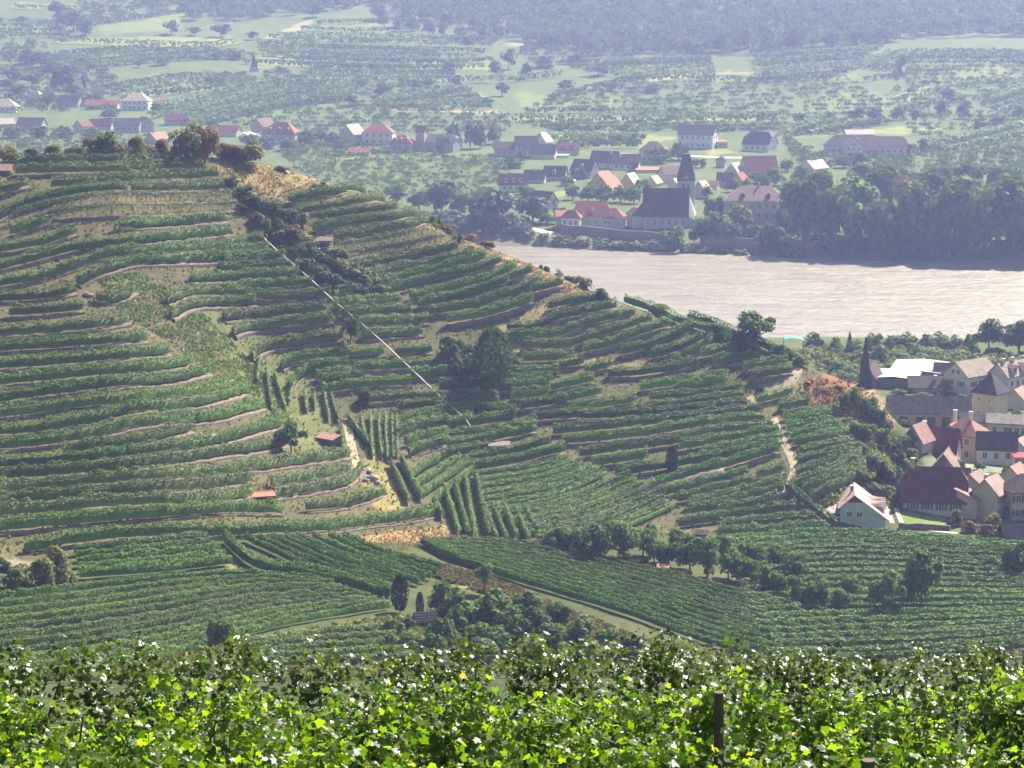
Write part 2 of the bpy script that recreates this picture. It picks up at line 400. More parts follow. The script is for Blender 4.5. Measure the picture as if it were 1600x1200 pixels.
# far side: fields and meadows
BF, LF, YF, PF = (0.105, 0.150, 0.050), (0.15, 0.190, 0.062), (0.21, 0.235, 0.075), (0.30, 0.26, 0.17)
FARF = [([(150, 40), (290, 20), (285, 45), (165, 55)], LF), ([(85, 65), (160, 58), (360, 58), (372, 68), (330, 75), (100, 70)], YF), ([(65, 76), (330, 78), (400, 86), (310, 92), (140, 109), (70, 97)], BF),
        ([(400, 64), (560, 75), (700, 85), (640, 100), (540, 102), (400, 92)], BF), ([(400, 86), (545, 95), (540, 104), (400, 106)], YF), ([(0, 38), (85, 38), (110, 52), (0, 58)], LF),
        ([(20, 5), (130, 5), (120, 14), (25, 12)], YF), ([(150, 130), (300, 118), (400, 128), (330, 140), (220, 150), (165, 138)], LF), ([(70, 175), (240, 172), (420, 132), (590, 140), (540, 160), (330, 200), (230, 188)], BF),
        ([(590, 158), (730, 138), (790, 150), (720, 172), (600, 172)], BF), ([(420, 60), (560, 52), (690, 60), (780, 66), (560, 74), (430, 66)], LF), ([(460, 45), (580, 30), (650, 50), (560, 54)], LF),
        ([(640, 97), (770, 94), (765, 110), (650, 108)], YF), ([(480, 108), (700, 112), (700, 128), (490, 124)], LF), ([(1175, 90), (1370, 78), (1380, 85), (1330, 100), (1180, 104)], LF), ([(1330, 106), (1392, 82), (1432, 82), (1395, 110)], BF),
        ([(1418, 84), (1600, 84), (1600, 96), (1420, 95)], LF), ([(1100, 118), (1290, 116), (1330, 108), (1345, 122), (1100, 128)], LF), ([(940, 98), (1100, 93), (1110, 104), (960, 110)], LF),
        ([(1540, 156), (1600, 130), (1600, 170), (1545, 172)], BF), ([(1430, 236), (1500, 220), (1600, 193), (1600, 214), (1480, 240)], YF), ([(1205, 214), (1290, 190), (1385, 194), (1310, 210), (1240, 216)], LF), ([(1340, 205), (1430, 195), (1480, 200), (1400, 212)], YF),
        ([(862, 206), (1000, 211), (1060, 214), (1000, 232), (900, 232)], YF), ([(800, 183), (1220, 184), (1220, 189), (800, 189)], YF), ([(440, 240), (620, 232), (800, 232), (760, 262), (600, 300), (480, 270)], BF), ([(740, 250), (900, 232), (960, 234), (880, 262), (800, 262)], BF),
        ([(520, 246), (570, 246), (560, 252), (525, 251)], YF), ([(860, 300), (898, 296), (892, 306), (862, 308)], YF), ([(828, 338), (872, 330), (872, 337), (835, 344)], YF), ([(1080, 246), (1165, 246), (1165, 258), (1085, 262)], BF),
        ([(1100, 235), (1130, 232), (1150, 238), (1110, 244)], YF), ([(1438, 403), (1540, 400), (1548, 408), (1450, 410)], (0.17, 0.24, 0.075)), ([(1480, 110), (1560, 100), (1590, 118), (1500, 128)], LF), ([(1400, 150), (1450, 128), (1480, 132), (1420, 160)], YF),
        ([(940, 120), (1010, 112), (1000, 130), (900, 150), (870, 146)], BF), ([(1290, 140), (1400, 150), (1390, 170), (1250, 178)], LF), ([(800, 140), (900, 155), (1000, 150), (960, 172), (820, 172)], LF)]
for p, c in FARF: zone(p, c, 880.0)
for p in ([(410, 60), (470, 35), (490, 28), (480, 42), (425, 62)], [(585, 168), (760, 172), (800, 175), (760, 178), (600, 174)], [(720, 146), (760, 150), (745, 158)], [(770, 66), (860, 70), (830, 76)], [(1000, 124), (1100, 112), (1240, 112), (1100, 118), (1010, 128)]):
    zone(p, PF, 880.0)
base[(YY > 655) & (YY < 893 + 45 - (XX / YY * F - 30) * 0.077) & (GZ < 3)] = (0.17, 0.15, 0.10)
base *= (0.86 + 0.28 * fbm(XX / 5.0, YY / 5.0, 11))[..., None]

gm, t, o = newmat('ground')
ca = N(t, 'ShaderNodeVertexColor', layer_name='cover')
tc = N(t, 'ShaderNodeTexCoord')
n1 = N(t, 'ShaderNodeTexNoise'); n1.inputs['Scale'].default_value = 0.55; n1.inputs['Detail'].default_value = 8; n1.inputs['Roughness'].default_value = 0.7
n2 = N(t, 'ShaderNodeTexNoise'); n2.inputs['Scale'].default_value = 0.06; n2.inputs['Detail'].default_value = 4
t.links.new(tc.outputs['Object'], n1.inputs['Vector']); t.links.new(tc.outputs['Object'], n2.inputs['Vector'])
c1 = ramp(t, n1.outputs['Fac'], [(0.3, (0.55, 0.62, 0.5)), (0.5, (1, 1, 1)), (0.72, (1.35, 1.25, 1.1))])
c2 = ramp(t, n2.outputs['Fac'], [(0.35, (0.8, 0.9, 0.75)), (0.65, (1.15, 1.08, 1.0))])
mu = N(t, 'ShaderNodeMix', data_type='RGBA'); mu.blend_type = 'MULTIPLY'; mu.inputs[0].default_value = 1
mv = N(t, 'ShaderNodeMix', data_type='RGBA'); mv.blend_type = 'MULTIPLY'; mv.inputs[0].default_value = 1
t.links.new(ca.outputs[0], mu.inputs[6]); t.links.new(c1, mu.inputs[7]); t.links.new(mu.outputs[2], mv.inputs[6]); t.links.new(c2, mv.inputs[7])
p = N(t, 'ShaderNodeBsdfPrincipled'); p.inputs['Roughness'].default_value = 0.95; p.inputs['Specular IOR Level'].default_value = 0.1
bp = N(t, 'ShaderNodeBump'); bp.inputs['Strength'].default_value = 0.6; bp.inputs['Distance'].default_value = 0.5
t.links.new(n1.outputs['Fac'], bp.inputs['Height']); t.links.new(bp.outputs[0], p.inputs['Normal'])
t.links.new(mv.outputs[2], p.inputs['Base Color']); t.links.new(p.outputs[0], o.inputs[0])
R_, C_ = GZ.shape
ii = np.arange(R_ * C_).reshape(R_, C_)
quads = np.stack([ii[:-1, :-1], ii[:-1, 1:], ii[1:, 1:], ii[1:, :-1]], -1).reshape(-1, 4)
me = mesh_np('ground', np.stack([XX, YY, GZ], -1).reshape(-1, 3), quads, mats=[gm], smooth=True)
va = me.color_attributes.new('cover', 'FLOAT_COLOR', 'POINT')
va.data.foreach_set('color', np.concatenate([base.reshape(-1, 3), np.ones((R_ * C_, 1))], 1).astype(np.float32).ravel())
tag(link('ground', me), 'hillsides, valley floor and far slopes with soil, grass and fields', kind='structure')

# river
rm, t, o = newmat('river_water')
tc = N(t, 'ShaderNodeTexCoord')
p = N(t, 'ShaderNodeBsdfPrincipled'); p.inputs['Roughness'].default_value = 0.30; p.inputs['IOR'].default_value = 1.33; p.inputs['Specular IOR Level'].default_value = 0.5
mp = N(t, 'ShaderNodeMapping'); mp.inputs['Scale'].default_value = (0.035, 0.16, 1); mp.inputs['Rotation'].default_value = (0, 0, 0.08); t.links.new(tc.outputs['Object'], mp.inputs[0])
a = N(t, 'ShaderNodeTexNoise'); a.inputs['Scale'].default_value = 1.0; a.inputs['Detail'].default_value = 7; a.inputs['Roughness'].default_value = 0.62; t.links.new(mp.outputs[0], a.inputs['Vector'])
mp2 = N(t, 'ShaderNodeMapping'); mp2.inputs['Scale'].default_value = (0.25, 0.7, 1); t.links.new(tc.outputs['Object'], mp2.inputs[0])
b2 = N(t, 'ShaderNodeTexNoise'); b2.inputs['Scale'].default_value = 1.0; b2.inputs['Detail'].default_value = 5; t.links.new(mp2.outputs[0], b2.inputs['Vector'])
ad = N(t, 'ShaderNodeMath', operation='MULTIPLY_ADD'); ad.inputs[1].default_value = 0.35; t.links.new(b2.outputs['Fac'], ad.inputs[0]); t.links.new(a.outputs['Fac'], ad.inputs[2])
bp = N(t, 'ShaderNodeBump'); bp.inputs['Strength'].default_value = 1.0; bp.inputs['Distance'].default_value = 1.9
t.links.new(ad.outputs[0], bp.inputs['Height']); t.links.new(bp.outputs[0], p.inputs['Normal'])
t.links.new(ramp(t, a.outputs['Fac'], [(0.35, (0.19, 0.158, 0.122)), (0.65, (0.31, 0.265, 0.215))]), p.inputs['Base Color']); t.links.new(p.outputs[0], o.inputs[0])
rx = np.linspace(-520, 620, 58); ry = np.linspace(640, 955, 64)
X_, Y_ = np.meshgrid(rx, ry); k = np.arange(X_.size).reshape(X_.shape)
V = np.stack([X_, Y_, 0.12 * (fbm(X_ / 14, Y_ / 5, 21) - 0.5)], -1).reshape(-1, 3)
me = mesh_np('river', V, np.stack([k[:-1, :-1], k[:-1, 1:], k[1:, 1:], k[1:, :-1]], -1).reshape(-1, 4), mats=[rm], smooth=True)
tag(link('river', me), 'wide pale silty river with small ripples', kind='structure')

# the hazy valley air
hm, t, o = newmat('valley_haze')
pv = N(t, 'ShaderNodeVolumePrincipled'); pv.inputs['Color'].default_value = (0.44, 0.53, 1.0, 1); pv.inputs['Absorption Color'].default_value = (1, 1, 1, 1); pv.inputs['Density'].default_value = HAZE; pv.inputs['Anisotropy'].default_value = 0.25
t.links.new(pv.outputs[0], o.inputs['Volume'])
hb = MB(); hb.box(-1750, 1750, -60, 2760, -6, 175)
tag(hb.build('haze', hm), 'bluish summer haze filling the valley', kind='stuff')

# draped strips: tracks and roads
def drape(px, w, name, mat, label, ymin=190.0, lift=0.07, smooth=6):
    pts = catmull(px, 5.0); g = at(pts[:, 0], pts[:, 1], ymin)
    g = resample(smooth3(g, smooth), 1.2 if ymin < 600 else 4.0)
    d = np.gradient(g[:, :2], axis=0); d /= np.linalg.norm(d, axis=1)[:, None] + 1e-9
    nrm = np.stack([-d[:, 1], d[:, 0]], -1); cols = []
    for s in (-1, -0.33, 0.33, 1):
        q = g[:, :2] + nrm * (w / 2 * s); cols.append(np.stack([q[:, 0], q[:, 1], ground(q[:, 0], q[:, 1]) + lift], -1))
    V = np.stack(cols, 1); n_ = len(V); k = np.arange(n_ * 4).reshape(n_, 4)
    me = mesh_np(name, V.reshape(-1, 3), np.stack([k[:-1, :-1], k[:-1, 1:], k[1:, 1:], k[1:, :-1]], -1).reshape(-1, 4), mats=[mat])
    return tag(link(name, me), label, kind='structure')
def catmull(pts, step):
    P = np.array(pts, float)
    if len(P) == 2:
        k = max(2, int(np.hypot(*(P[1] - P[0])) / step)); return P[0] + (P[1] - P[0]) * np.linspace(0, 1, k + 1)[:, None]
    P = np.vstack([2 * P[0] - P[1], P, 2 * P[-1] - P[-2]]); out = []
    for i in range(1, len(P) - 2):
        k = max(2, int(np.hypot(*(P[i + 1] - P[i])) / step)); tt = np.linspace(0, 1, k, endpoint=False)[:, None]
        a, b, c, d = P[i - 1], P[i], P[i + 1], P[i + 2]
        out.append(0.5 * (2 * b + (c - a) * tt + (2 * a - 5 * b + 4 * c - d) * tt ** 2 + (3 * b - a - 3 * c + d) * tt ** 3))
    return np.vstack(out + [P[-2][None]])
def smooth3(g, w):
    if len(g) < 2 * w + 1: w = max(1, (len(g) - 1) // 2)
    if w < 1: return g
    p_ = np.vstack([np.repeat(g[:1], w, 0), g, np.repeat(g[-1:], w, 0)]); c = np.cumsum(np.vstack([np.zeros(3), p_]), 0)
    s = (c[2 * w + 1:] - c[:-2 * w - 1]) / (2 * w + 1); s[0] = g[0]; s[-1] = g[-1]
    return s
def resample(g, step):
    d = np.concatenate([[0], np.cumsum(np.linalg.norm(np.diff(g[:, :2], axis=0), axis=1))]); k = max(2, int(d[-1] / step) + 1)
    s = np.linspace(0, d[-1], k); return np.stack([np.interp(s, d, g[:, i]) for i in range(3)], -1)
drape([(1172, 628), (1200, 615), (1228, 602), (1247, 592), (1254, 582), (1246, 573), (1238, 570)], 2.6, 'dirt_track', M_track, 'sandy farm track bending round the right end of the vineyard hill')
drape([(1208, 652), (1214, 672), (1224, 690), (1232, 705), (1240, 722), (1246, 738), (1240, 752), (1228, 764), (1220, 775)], 1.7, 'dirt_path', M_track, 'narrow sandy path between the right hand vine terraces', smooth=4)
drape([(1400, 795), (1404, 805), (1409, 818)], 0.9, 'drive_strip', M_road, 'pale wheel track strip of the drive beside the white gabled house')
drape([(1386, 795), (1391, 805), (1394, 818)], 0.9, 'drive_strip', M_road, 'pale wheel track strip of the drive nearest the white gabled house')
drape([(1452, 829), (1475, 832), (1500, 834)], 1.2, 'garden_path', M_road, 'pale path below the garden wall')
drape([(925, 240), (960, 240), (1000, 242), (1060, 243), (1110, 246), (1165, 247), (1215, 248)], 7.0, 'road', M_road, 'pale road running through the far village', 900.0, 0.15)
drape([(822, 356), (845, 361), (872, 368)], 5.0, 'bank_road', M_road, 'pale road sloping down to the far river bank', 880.0, 0.1)
drape([(540, 655), (548, 690), (555, 720), (563, 742)], 1.6, 'vineyard_path', M_track, 'steep sandy path in the fold of the hill', smooth=4)
# ------------------------------------------------------------------ leaf clumps
def clumps(Cn, Nm, size, rng):
    """one bent quad per clump: centre, facing, size -> verts, quads"""
    k = len(Cn); Nm = Nm / (np.linalg.norm(Nm, axis=1)[:, None] + 1e-9)
    r = rng.normal(size=(k, 3)); u = np.cross(Nm, r); u /= np.linalg.norm(u, axis=1)[:, None] + 1e-9; w = np.cross(Nm, u)
    s = np.asarray(size)[:, None] * 0.5; a = rng.uniform(0.7, 1.25, (k, 4, 1))
    V = np.stack([Cn - u * s * a[:, 0], Cn - w * s * a[:, 1] + Nm * s * 0.25, Cn + u * s * a[:, 2], Cn + w * s * a[:, 3] + Nm * s * 0.25], 1)
    return V.reshape(-1, 3), np.arange(k * 4).reshape(k, 4)
def hedge_pts(g, h, w, dens_, rng, z0=0.3, plant=1.1):
    """points and facings on the rough surface of a trained vine row along ground line g"""
    d = np.concatenate([[0], np.cumsum(np.linalg.norm(np.diff(g[:, :2], axis=0), axis=1))]); L = d[-1]
    k = max(8, int(L * dens_)); s = rng.uniform(0, L, k)
    c = np.stack([np.interp(s, d, g[:, i]) for i in range(3)], -1)
    T = np.gradient(g[:, :2], axis=0); T /= np.linalg.norm(T, axis=1)[:, None] + 1e-9
    tx, ty = np.interp(s, d, T[:, 0]), np.interp(s, d, T[:, 1]); nx, ny = -ty, tx
    f = rng.integers(0, 9999)
    vig = 0.42 + 0.75 * vnoise(s / plant, s * 0 + 0.5, f) + 0.35 * vnoise(s / 6.0, s * 0 + 0.5, f + 1)
    hh = h * (0.52 + 0.48 * vig); ww = w * (0.5 + 0.55 * vig)
    a = rng.uniform(-0.15 * pi, 1.15 * pi, k)
    a = np.where(rng.random(k) < 0.3, rng.normal(pi / 2, 0.3, k), a)
    rr = np.where(rng.random(k) < 0.82, 1.0, rng.uniform(0.2, 0.9, k)) * rng.normal(1, 0.10, k)
    lat = np.cos(a) * ww / 2 * rr; mid = (hh + z0) / 2
    ver = mid + np.sin(a) * (hh - z0) / 2 * rr
    C = np.stack([c[:, 0] + nx * lat, c[:, 1] + ny * lat, c[:, 2] + ver], -1)
    Nn = np.stack([nx * np.cos(a), ny * np.cos(a), np.sin(a) * 1.0 + 0.12], -1) + rng.normal(0, 0.30, (k, 3))
    return C, Nn
def downhill(g):
    e = 1.5; gx = (ground(g[:, 0] + e, g[:, 1]) - ground(g[:, 0] - e, g[:, 1])) / (2 * e); gy = (ground(g[:, 0], g[:, 1] + e) - ground(g[:, 0], g[:, 1] - e)) / (2 * e)
    T = np.gradient(g[:, :2], axis=0); T /= np.linalg.norm(T, axis=1)[:, None] + 1e-9; n_ = np.stack([-T[:, 1], T[:, 0]], -1)
    s = np.sign((n_ * np.stack([gx, gy], -1)).sum()) or 1.0
    return -n_ * s
ONES = ['', 'first', 'second', 'third', 'fourth', 'fifth', 'sixth', 'seventh', 'eighth', 'ninth', 'tenth', 'eleventh', 'twelfth', 'thirteenth', 'fourteenth', 'fifteenth', 'sixteenth', 'seventeenth', 'eighteenth', 'nineteenth']
TENS = {20: 'twent', 30: 'thirt', 40: 'fort', 50: 'fift', 60: 'sixt', 70: 'sevent', 80: 'eight', 90: 'ninet', 100: 'hundr'}
def ordn(i):
    i += 1
    if i < 20: return ONES[i]
    if i == 100: return 'hundredth'
    if i > 100: return 'hundred and ' + ordn(i - 101)
    return TENS[i // 10 * 10] + ('ieth' if i % 10 == 0 else 'y-' + ONES[i % 10])
NROW = [0]
def vine_row(px, label, group, h=2.2, w=1.0, dens_=72, size=0.26, mat=None, wall=0.0, wlabel=None, stakes=False, step=6.0, sm=3):
    pts = catmull(px, step); g = at(pts[:, 0], pts[:, 1]); g = resample(smooth3(g, sm), 1.2); g[:, 2] = ground(g[:, 0], g[:, 1])
    rng = np.random.default_rng(100 + NROW[0]); NROW[0] += 1
    dn = downhill(g) if len(g) > 2 else np.zeros((len(g), 2))
    k = len(g); wob = 0.6 + 0.8 * vnoise(np.arange(k) * 0.35, np.zeros(k), NROW[0])
    if wall > 0:
        wall *= 0.52
        z0 = g[:, 2] + wall * 0.55 * (0.75 + 0.25 * wob)
        broke = vnoise(np.arange(k) * 0.11, np.zeros(k) + 3, NROW[0] + 7) < .24; zb = ground(g[:, 0], g[:, 1]); z0 = np.where(broke, zb + .05, z0) + rng.normal(0, .05, k)   # slumped, overgrown stretches
        def off(d): return g[:, 0] + dn[:, 0] * d, g[:, 1] + dn[:, 1] * d
        fx, fy = off(0.34 + 0.22 * wob); bx, by = off(-wall * 1.6); wx, wy = off(0.43 + 0.22 * wob)
        gf = ground(wx, wy)
        V = np.stack([np.stack([bx, by, np.minimum(z0, ground(bx, by) + 0.02)], -1), np.stack([fx, fy, z0 + 0.08 * rng.normal(size=k)], -1),
                      np.stack([(fx + wx) / 2, (fy + wy) / 2, (z0 + gf) / 2], -1), np.stack([wx, wy, gf - 0.4], -1)], 1)
        ix = np.arange(k * 4).reshape(k, 4); Q = np.stack([ix[:-1, :-1], ix[1:, :-1], ix[1:, 1:], ix[:-1, 1:]], -1)
        me = mesh_np('terrace_wall', V.reshape(-1, 3), Q.reshape(-1, 4), mats=[M_soil, M_stone], midx=np.tile([0, 1, 1], k - 1))
        tag(link('terrace_wall', me), wlabel or ('low stone edged terrace under the ' + label), 'terrace wall', 'terrace walls of the vineyard hill')
        gh = g.copy(); gh[:, 2] = z0 - 0.05
    else: gh = g.copy()
    gh[:, :2] -= dn * 0.15
    C, Nn = hedge_pts(gh, h, w, dens_, rng, z0=0.55 if stakes else 0.32)
    V, Q = clumps(C, Nn, rng.uniform(0.7, 1.35, len(C)) * size, rng)
    if not stakes:                                         # opaque core added inside the row to stop light leaking through
        nn2 = np.column_stack([dn, np.zeros(k)]) if np.abs(dn).max() > .5 else np.tile([0.0, -1.0, 0.0], (k, 1)); ring = []
        hc = h * rng.uniform(.60, .78, k)
        for sg, zz in ((-1, .4), (-1, 1), (1, 1), (1, .4)):
            ring.append(gh + nn2 * (sg * w * .24 * rng.uniform(.7, 1.3, (k, 1))) + np.column_stack([np.zeros((k, 2)), np.where(zz < 1, .35, hc * rng.uniform(.9, 1.05, k))]))
        cv_ = np.stack(ring, 1).reshape(-1, 3); ix_ = np.arange(k * 4).reshape(k, 4); b_ = len(V)
        V = np.vstack([V, cv_]); Q = np.vstack([Q, b_ + np.stack([ix_[:-1, :-1], ix_[1:, :-1], ix_[1:, 1:], ix_[:-1, 1:]], -1).reshape(-1, 4)])
    r = link('vine_row', mesh_np('vine_row', V, Q, mats=[mat or (M_vine, M_vine, M_vinewarm, M_vine, M_vinepale)[(NROW[0] * 7 // 3) % 5]]))
    tag(r, label, 'vine row', group)
    if stakes:
        mb = MB()
        for i in range(0, k, 1): mb.box(gh[i, 0] - .035, gh[i, 0] + .035, gh[i, 1] - .035, gh[i, 1] + .035, gh[i, 2] - .3, gh[i, 2] + 1.75 + .15 * rng.random())
        st = mb.build('stakes', M_greywood, r); st['kind'] = 'stuff'
    return r
def block(rows, where, group, start=0, **kw):
    for i, r in enumerate(rows):
        k2 = dict(kw); 
        if isinstance(r, dict): k2.update({k: v for k, v in r.items() if k != 'p'}); r = r['p']
        vine_row(r, f"{ordn(i)} vine row down {where}", group, wlabel=f"terrace wall below the {ordn(i)} row {where}", **k2)
def between(A_, B_, n_, step=14.0, ease=1.0):
    a, b = catmull(A_, 8.0), catmull(B_, 8.0); m = 9
    def rs(q):
        d = np.concatenate([[0], np.cumsum(np.hypot(*np.diff(q, axis=0).T))]); s = np.linspace(0, d[-1], m); return np.stack([np.interp(s, d, q[:, i]) for i in (0, 1)], -1)
    a, b = rs(a), rs(b)
    return [[tuple(p) for p in a * (1 - f) + b * f] for f in (np.linspace(0, 1, n_) ** ease)]

G1 = 'vine rows on the terraces of the hill'
# left flank of the hill, from the crest bushes down to the valley floor
LEFT = [
 [(18, 262), (80, 261), (150, 260), (215, 259), (275, 257)], [(25, 275), (90, 274), (150, 272), (230, 269), (318, 267)], [(80, 297), (115, 294), (150, 291), (230, 285), (342, 279)], [(0, 306), (22, 301), (45, 292)],
 [(-20, 352), (0, 345), (25, 331), (55, 320), (100, 311), (160, 302), (198, 300)], [(207, 302), (280, 300), (350, 297)], dict(p=[(15, 354), (35, 343), (60, 333), (112, 323), (160, 319), (250, 318), (368, 314)], stakes=True, mat=M_vinepale, dens_=37),
 dict(p=[(85, 343), (150, 340), (250, 337), (370, 330)], stakes=True, mat=M_vinepale, dens_=37), [(18, 371), (50, 360), (74, 350)], [(187, 360), (270, 354), (355, 349)], [(-20, 402), (0, 397), (40, 392), (80, 383), (120, 367)],
 [(-20, 430), (0, 425), (50, 413), (100, 399), (150, 389), (200, 384), (275, 377), (362, 368)], [(-20, 454), (0, 450), (50, 443), (100, 428), (150, 411), (185, 404), (225, 402), (290, 396), (405, 381)],
 [(295, 405), (345, 399), (418, 394)], [(122, 448), (162, 431), (212, 416), (275, 414), (345, 411), (445, 408)], [(-20, 474), (0, 473), (62, 470), (118, 460)], [(342, 426), (400, 424), (455, 423)], [(15, 497), (62, 495), (130, 488)],
 [(150, 472), (175, 477), (212, 460)], [(300, 442), (380, 439), (467, 436)], [(-20, 531), (0, 530), (75, 524), (150, 517), (202, 507)], [(-20, 553), (0, 551), (75, 547), (175, 541), (230, 535)], [(-20, 583), (0, 580), (75, 575), (175, 566), (265, 555)],
 [(-20, 608), (0, 605), (75, 598), (150, 591), (250, 582), (302, 572)], [(-20, 634), (0, 632), (50, 625), (125, 615), (225, 604), (287, 597), (328, 586)], [(-20, 659), (0, 656), (75, 646), (150, 636), (225, 629), (300, 621), (365, 605)],
 [(-20, 687), (0, 684), (50, 679), (125, 665), (200, 648), (275, 642), (325, 635), (387, 616)], [(-20, 708), (0, 706), (75, 699), (150, 687), (210, 671), (295, 662), (345, 658), (412, 640)], [(100, 714), (160, 705), (225, 695), (302, 676)],
 [(-20, 734), (0, 732), (75, 730), (150, 723), (225, 714), (300, 704), (360, 692), (440, 668)], [(-20, 755), (0, 752), (75, 748), (150, 741), (225, 733), (300, 723), (400, 707), (450, 697)], [(-20, 776), (0, 774), (100, 766), (225, 754), (300, 748), (385, 739), (470, 728), (547, 717)],
 [(-20, 793), (0, 791), (100, 785), (187, 777), (300, 768), (395, 756)], [(425, 763), (475, 757), (547, 739)], dict(p=[(-20, 812), (0, 810), (150, 797), (250, 792), (325, 787), (395, 777)], mat=M_vinepale), [(430, 781), (475, 775), (545, 760), (567, 738)],
 [(-20, 836), (0, 835), (75, 827), (175, 816), (250, 811), (350, 805), (440, 806)], dict(p=[(480, 801), (540, 795), (603, 775)], mat=M_vinepale), [(40, 865), (125, 852), (212, 843), (300, 841), (400, 838), (480, 836), (562, 827), (650, 815), (685, 806)]]
block(LEFT, 'on the left terraces below the crest bushes', G1, wall=0.75)
# hollow in the middle of the hill, left of the white rail and across it
MID = [
 [(350, 401), (385, 399), (420, 396)], [(350, 416), (400, 413), (447, 410)], [(350, 459), (420, 453), (490, 447)], [(525, 466), (560, 462), (592, 457)], [(262, 478), (300, 463), (350, 462), (430, 473), (517, 465)], [(522, 485), (575, 480), (625, 475)],
 [(268, 500), (300, 483), (330, 481), (400, 478)], [(350, 502), (425, 497), (510, 488)], [(535, 497), (590, 494), (645, 492)], [(365, 527), (385, 518), (425, 515), (520, 505)], [(562, 513), (620, 510), (668, 507)], [(395, 565), (402, 553), (417, 547), (450, 542), (535, 532)],
 [(566, 531), (615, 528), (660, 525)], [(440, 580), (450, 571), (475, 566), (542, 562), (600, 556)], [(618, 557), (645, 555), (675, 552)], [(452, 610), (462, 596), (480, 583), (545, 575)], [(555, 583), (600, 581), (700, 575)], [(494, 596), (520, 593), (548, 590)],
 [(642, 593), (680, 590), (714, 587)], [(500, 606), (530, 601), (568, 596)], [(505, 618), (575, 608), (642, 605)], [(687, 611), (715, 609), (749, 606)], [(575, 633), (650, 628), (770, 631), (780, 633)], [(622, 643), (682, 639), (807, 652)], [(622, 686), (662, 674), (740, 662)],
 [(700, 673), (750, 667), (807, 654)], [(700, 690), (765, 682), (838, 668)], [(700, 704), (770, 692), (838, 677)], [(735, 739), (800, 729), (882, 708)], [(735, 724), (790, 714), (860, 697)], [(628, 664), (690, 652), (740, 648)], [(632, 676), (660, 668), (690, 662)], [(634, 700), (665, 692), (700, 684)], [(640, 714), (670, 705), (700, 697)], [(700, 718), (730, 712), (760, 706)]]
block(MID, 'in the hollow crossed by the white rail', G1, wall=0.6)
# sunny shoulder right of the bushy gully
UP = [
 [(452, 319), (510, 308), (570, 299)], [(460, 340), (525, 328), (602, 314)], [(500, 347), (562, 337), (622, 331)], [(490, 364), (562, 354), (625, 345), (655, 336)], [(522, 379), (575, 370), (650, 357), (673, 348)],
 dict(p=[(522, 394), (600, 382), (688, 367)], stakes=True, mat=M_vinepale, dens_=40), dict(p=[(530, 407), (600, 395), (697, 380)], stakes=True, mat=M_vinepale, dens_=40), dict(p=[(557, 421), (625, 410), (715, 391)], mat=M_vinepale, dens_=47),
 dict(p=[(575, 436), (650, 422), (737, 402)], mat=M_vinepale, dens_=51), [(587, 448), (650, 437), (700, 425), (757, 405)], [(607, 460), (675, 443), (750, 427), (783, 412)], [(642, 471), (712, 456), (775, 440), (806, 422)], [(655, 483), (725, 467), (792, 445)],
 [(797, 441), (815, 435), (832, 428)], [(672, 496), (750, 481), (815, 460), (847, 442)], dict(p=[(700, 510), (775, 496), (833, 475)], wall=1.5), dict(p=[(830, 462), (855, 457), (879, 449)], wall=1.3)]
block(UP, 'on the sunny shoulder right of the bushy gully', G1, wall=0.6)
# right shoulder down to the farm track
RIGHT = [
 [(857, 486), (895, 478), (936, 470)], [(875, 502), (920, 493), (963, 484)], [(792, 521), (845, 518), (877, 500)], [(792, 533), (875, 530), (912, 513), (992, 495)], [(820, 546), (882, 548), (925, 533), (1018, 505)], [(912, 553), (950, 546), (1000, 526), (1048, 512)],
 [(970, 558), (1025, 543), (1082, 515)], [(1017, 563), (1062, 551), (1098, 532)], [(1050, 572), (1082, 558), (1113, 537)], [(1095, 561), (1125, 556), (1153, 551)], [(1115, 573), (1150, 568), (1188, 562)], [(1162, 582), (1195, 578), (1231, 574)], [(1175, 595), (1205, 590), (1238, 585)],
 dict(p=[(975, 468), (1020, 489), (1055, 505), (1112, 523), (1184, 547)], wall=0), dict(p=[(1075, 498), (1140, 523), (1219, 557)], wall=0)]
block(RIGHT, 'on the right shoulder above the bend of the track', G1, wall=0.65)
LOW = [
 [(817, 568), (875, 566), (897, 562)], [(872, 578), (892, 575), (912, 571)], [(915, 585), (935, 581), (955, 576)], [(792, 590), (830, 588), (874, 587)], [(950, 591), (1012, 588), (1092, 574)], [(792, 602), (825, 601), (864, 600)], [(860, 613), (895, 606), (928, 599)], [(1000, 613), (1060, 604), (1138, 595)],
 [(775, 613), (815, 611), (854, 609)], [(1057, 613), (1100, 607), (1138, 602)], [(800, 626), (828, 624), (857, 621)], [(870, 632), (905, 626), (940, 619)], [(1015, 628), (1075, 626), (1158, 612)], [(890, 646), (945, 638), (994, 631)], [(812, 642), (850, 638), (885, 632)], [(995, 646), (1075, 638), (1162, 625)],
 [(832, 661), (880, 656), (950, 656), (1037, 652), (1167, 637)], [(865, 681), (950, 673), (1032, 665), (1125, 653), (1190, 647)], [(880, 696), (950, 691), (1017, 683), (1110, 667), (1194, 662)], [(905, 717), (950, 710), (1050, 697), (1125, 681), (1207, 672)], [(1062, 706), (1140, 692), (1217, 680)], [(925, 731), (965, 726), (1012, 719)],
 [(1095, 717), (1175, 700), (1222, 691)], [(962, 748), (1040, 735), (1150, 716), (1220, 701)], dict(p=[(1017, 773), (1075, 751), (1137, 735), (1217, 710)], wall=1.5), [(1040, 778), (1100, 763), (1169, 747)], [(1182, 751), (1205, 745), (1226, 739)], [(1060, 788), (1125, 773), (1178, 759)], [(1075, 797), (1165, 776), (1222, 761)], [(1075, 808), (1150, 791), (1224, 771)]]
block(LOW, 'on the lower right terraces between the hollow and the sandy path', G1, wall=0.5)
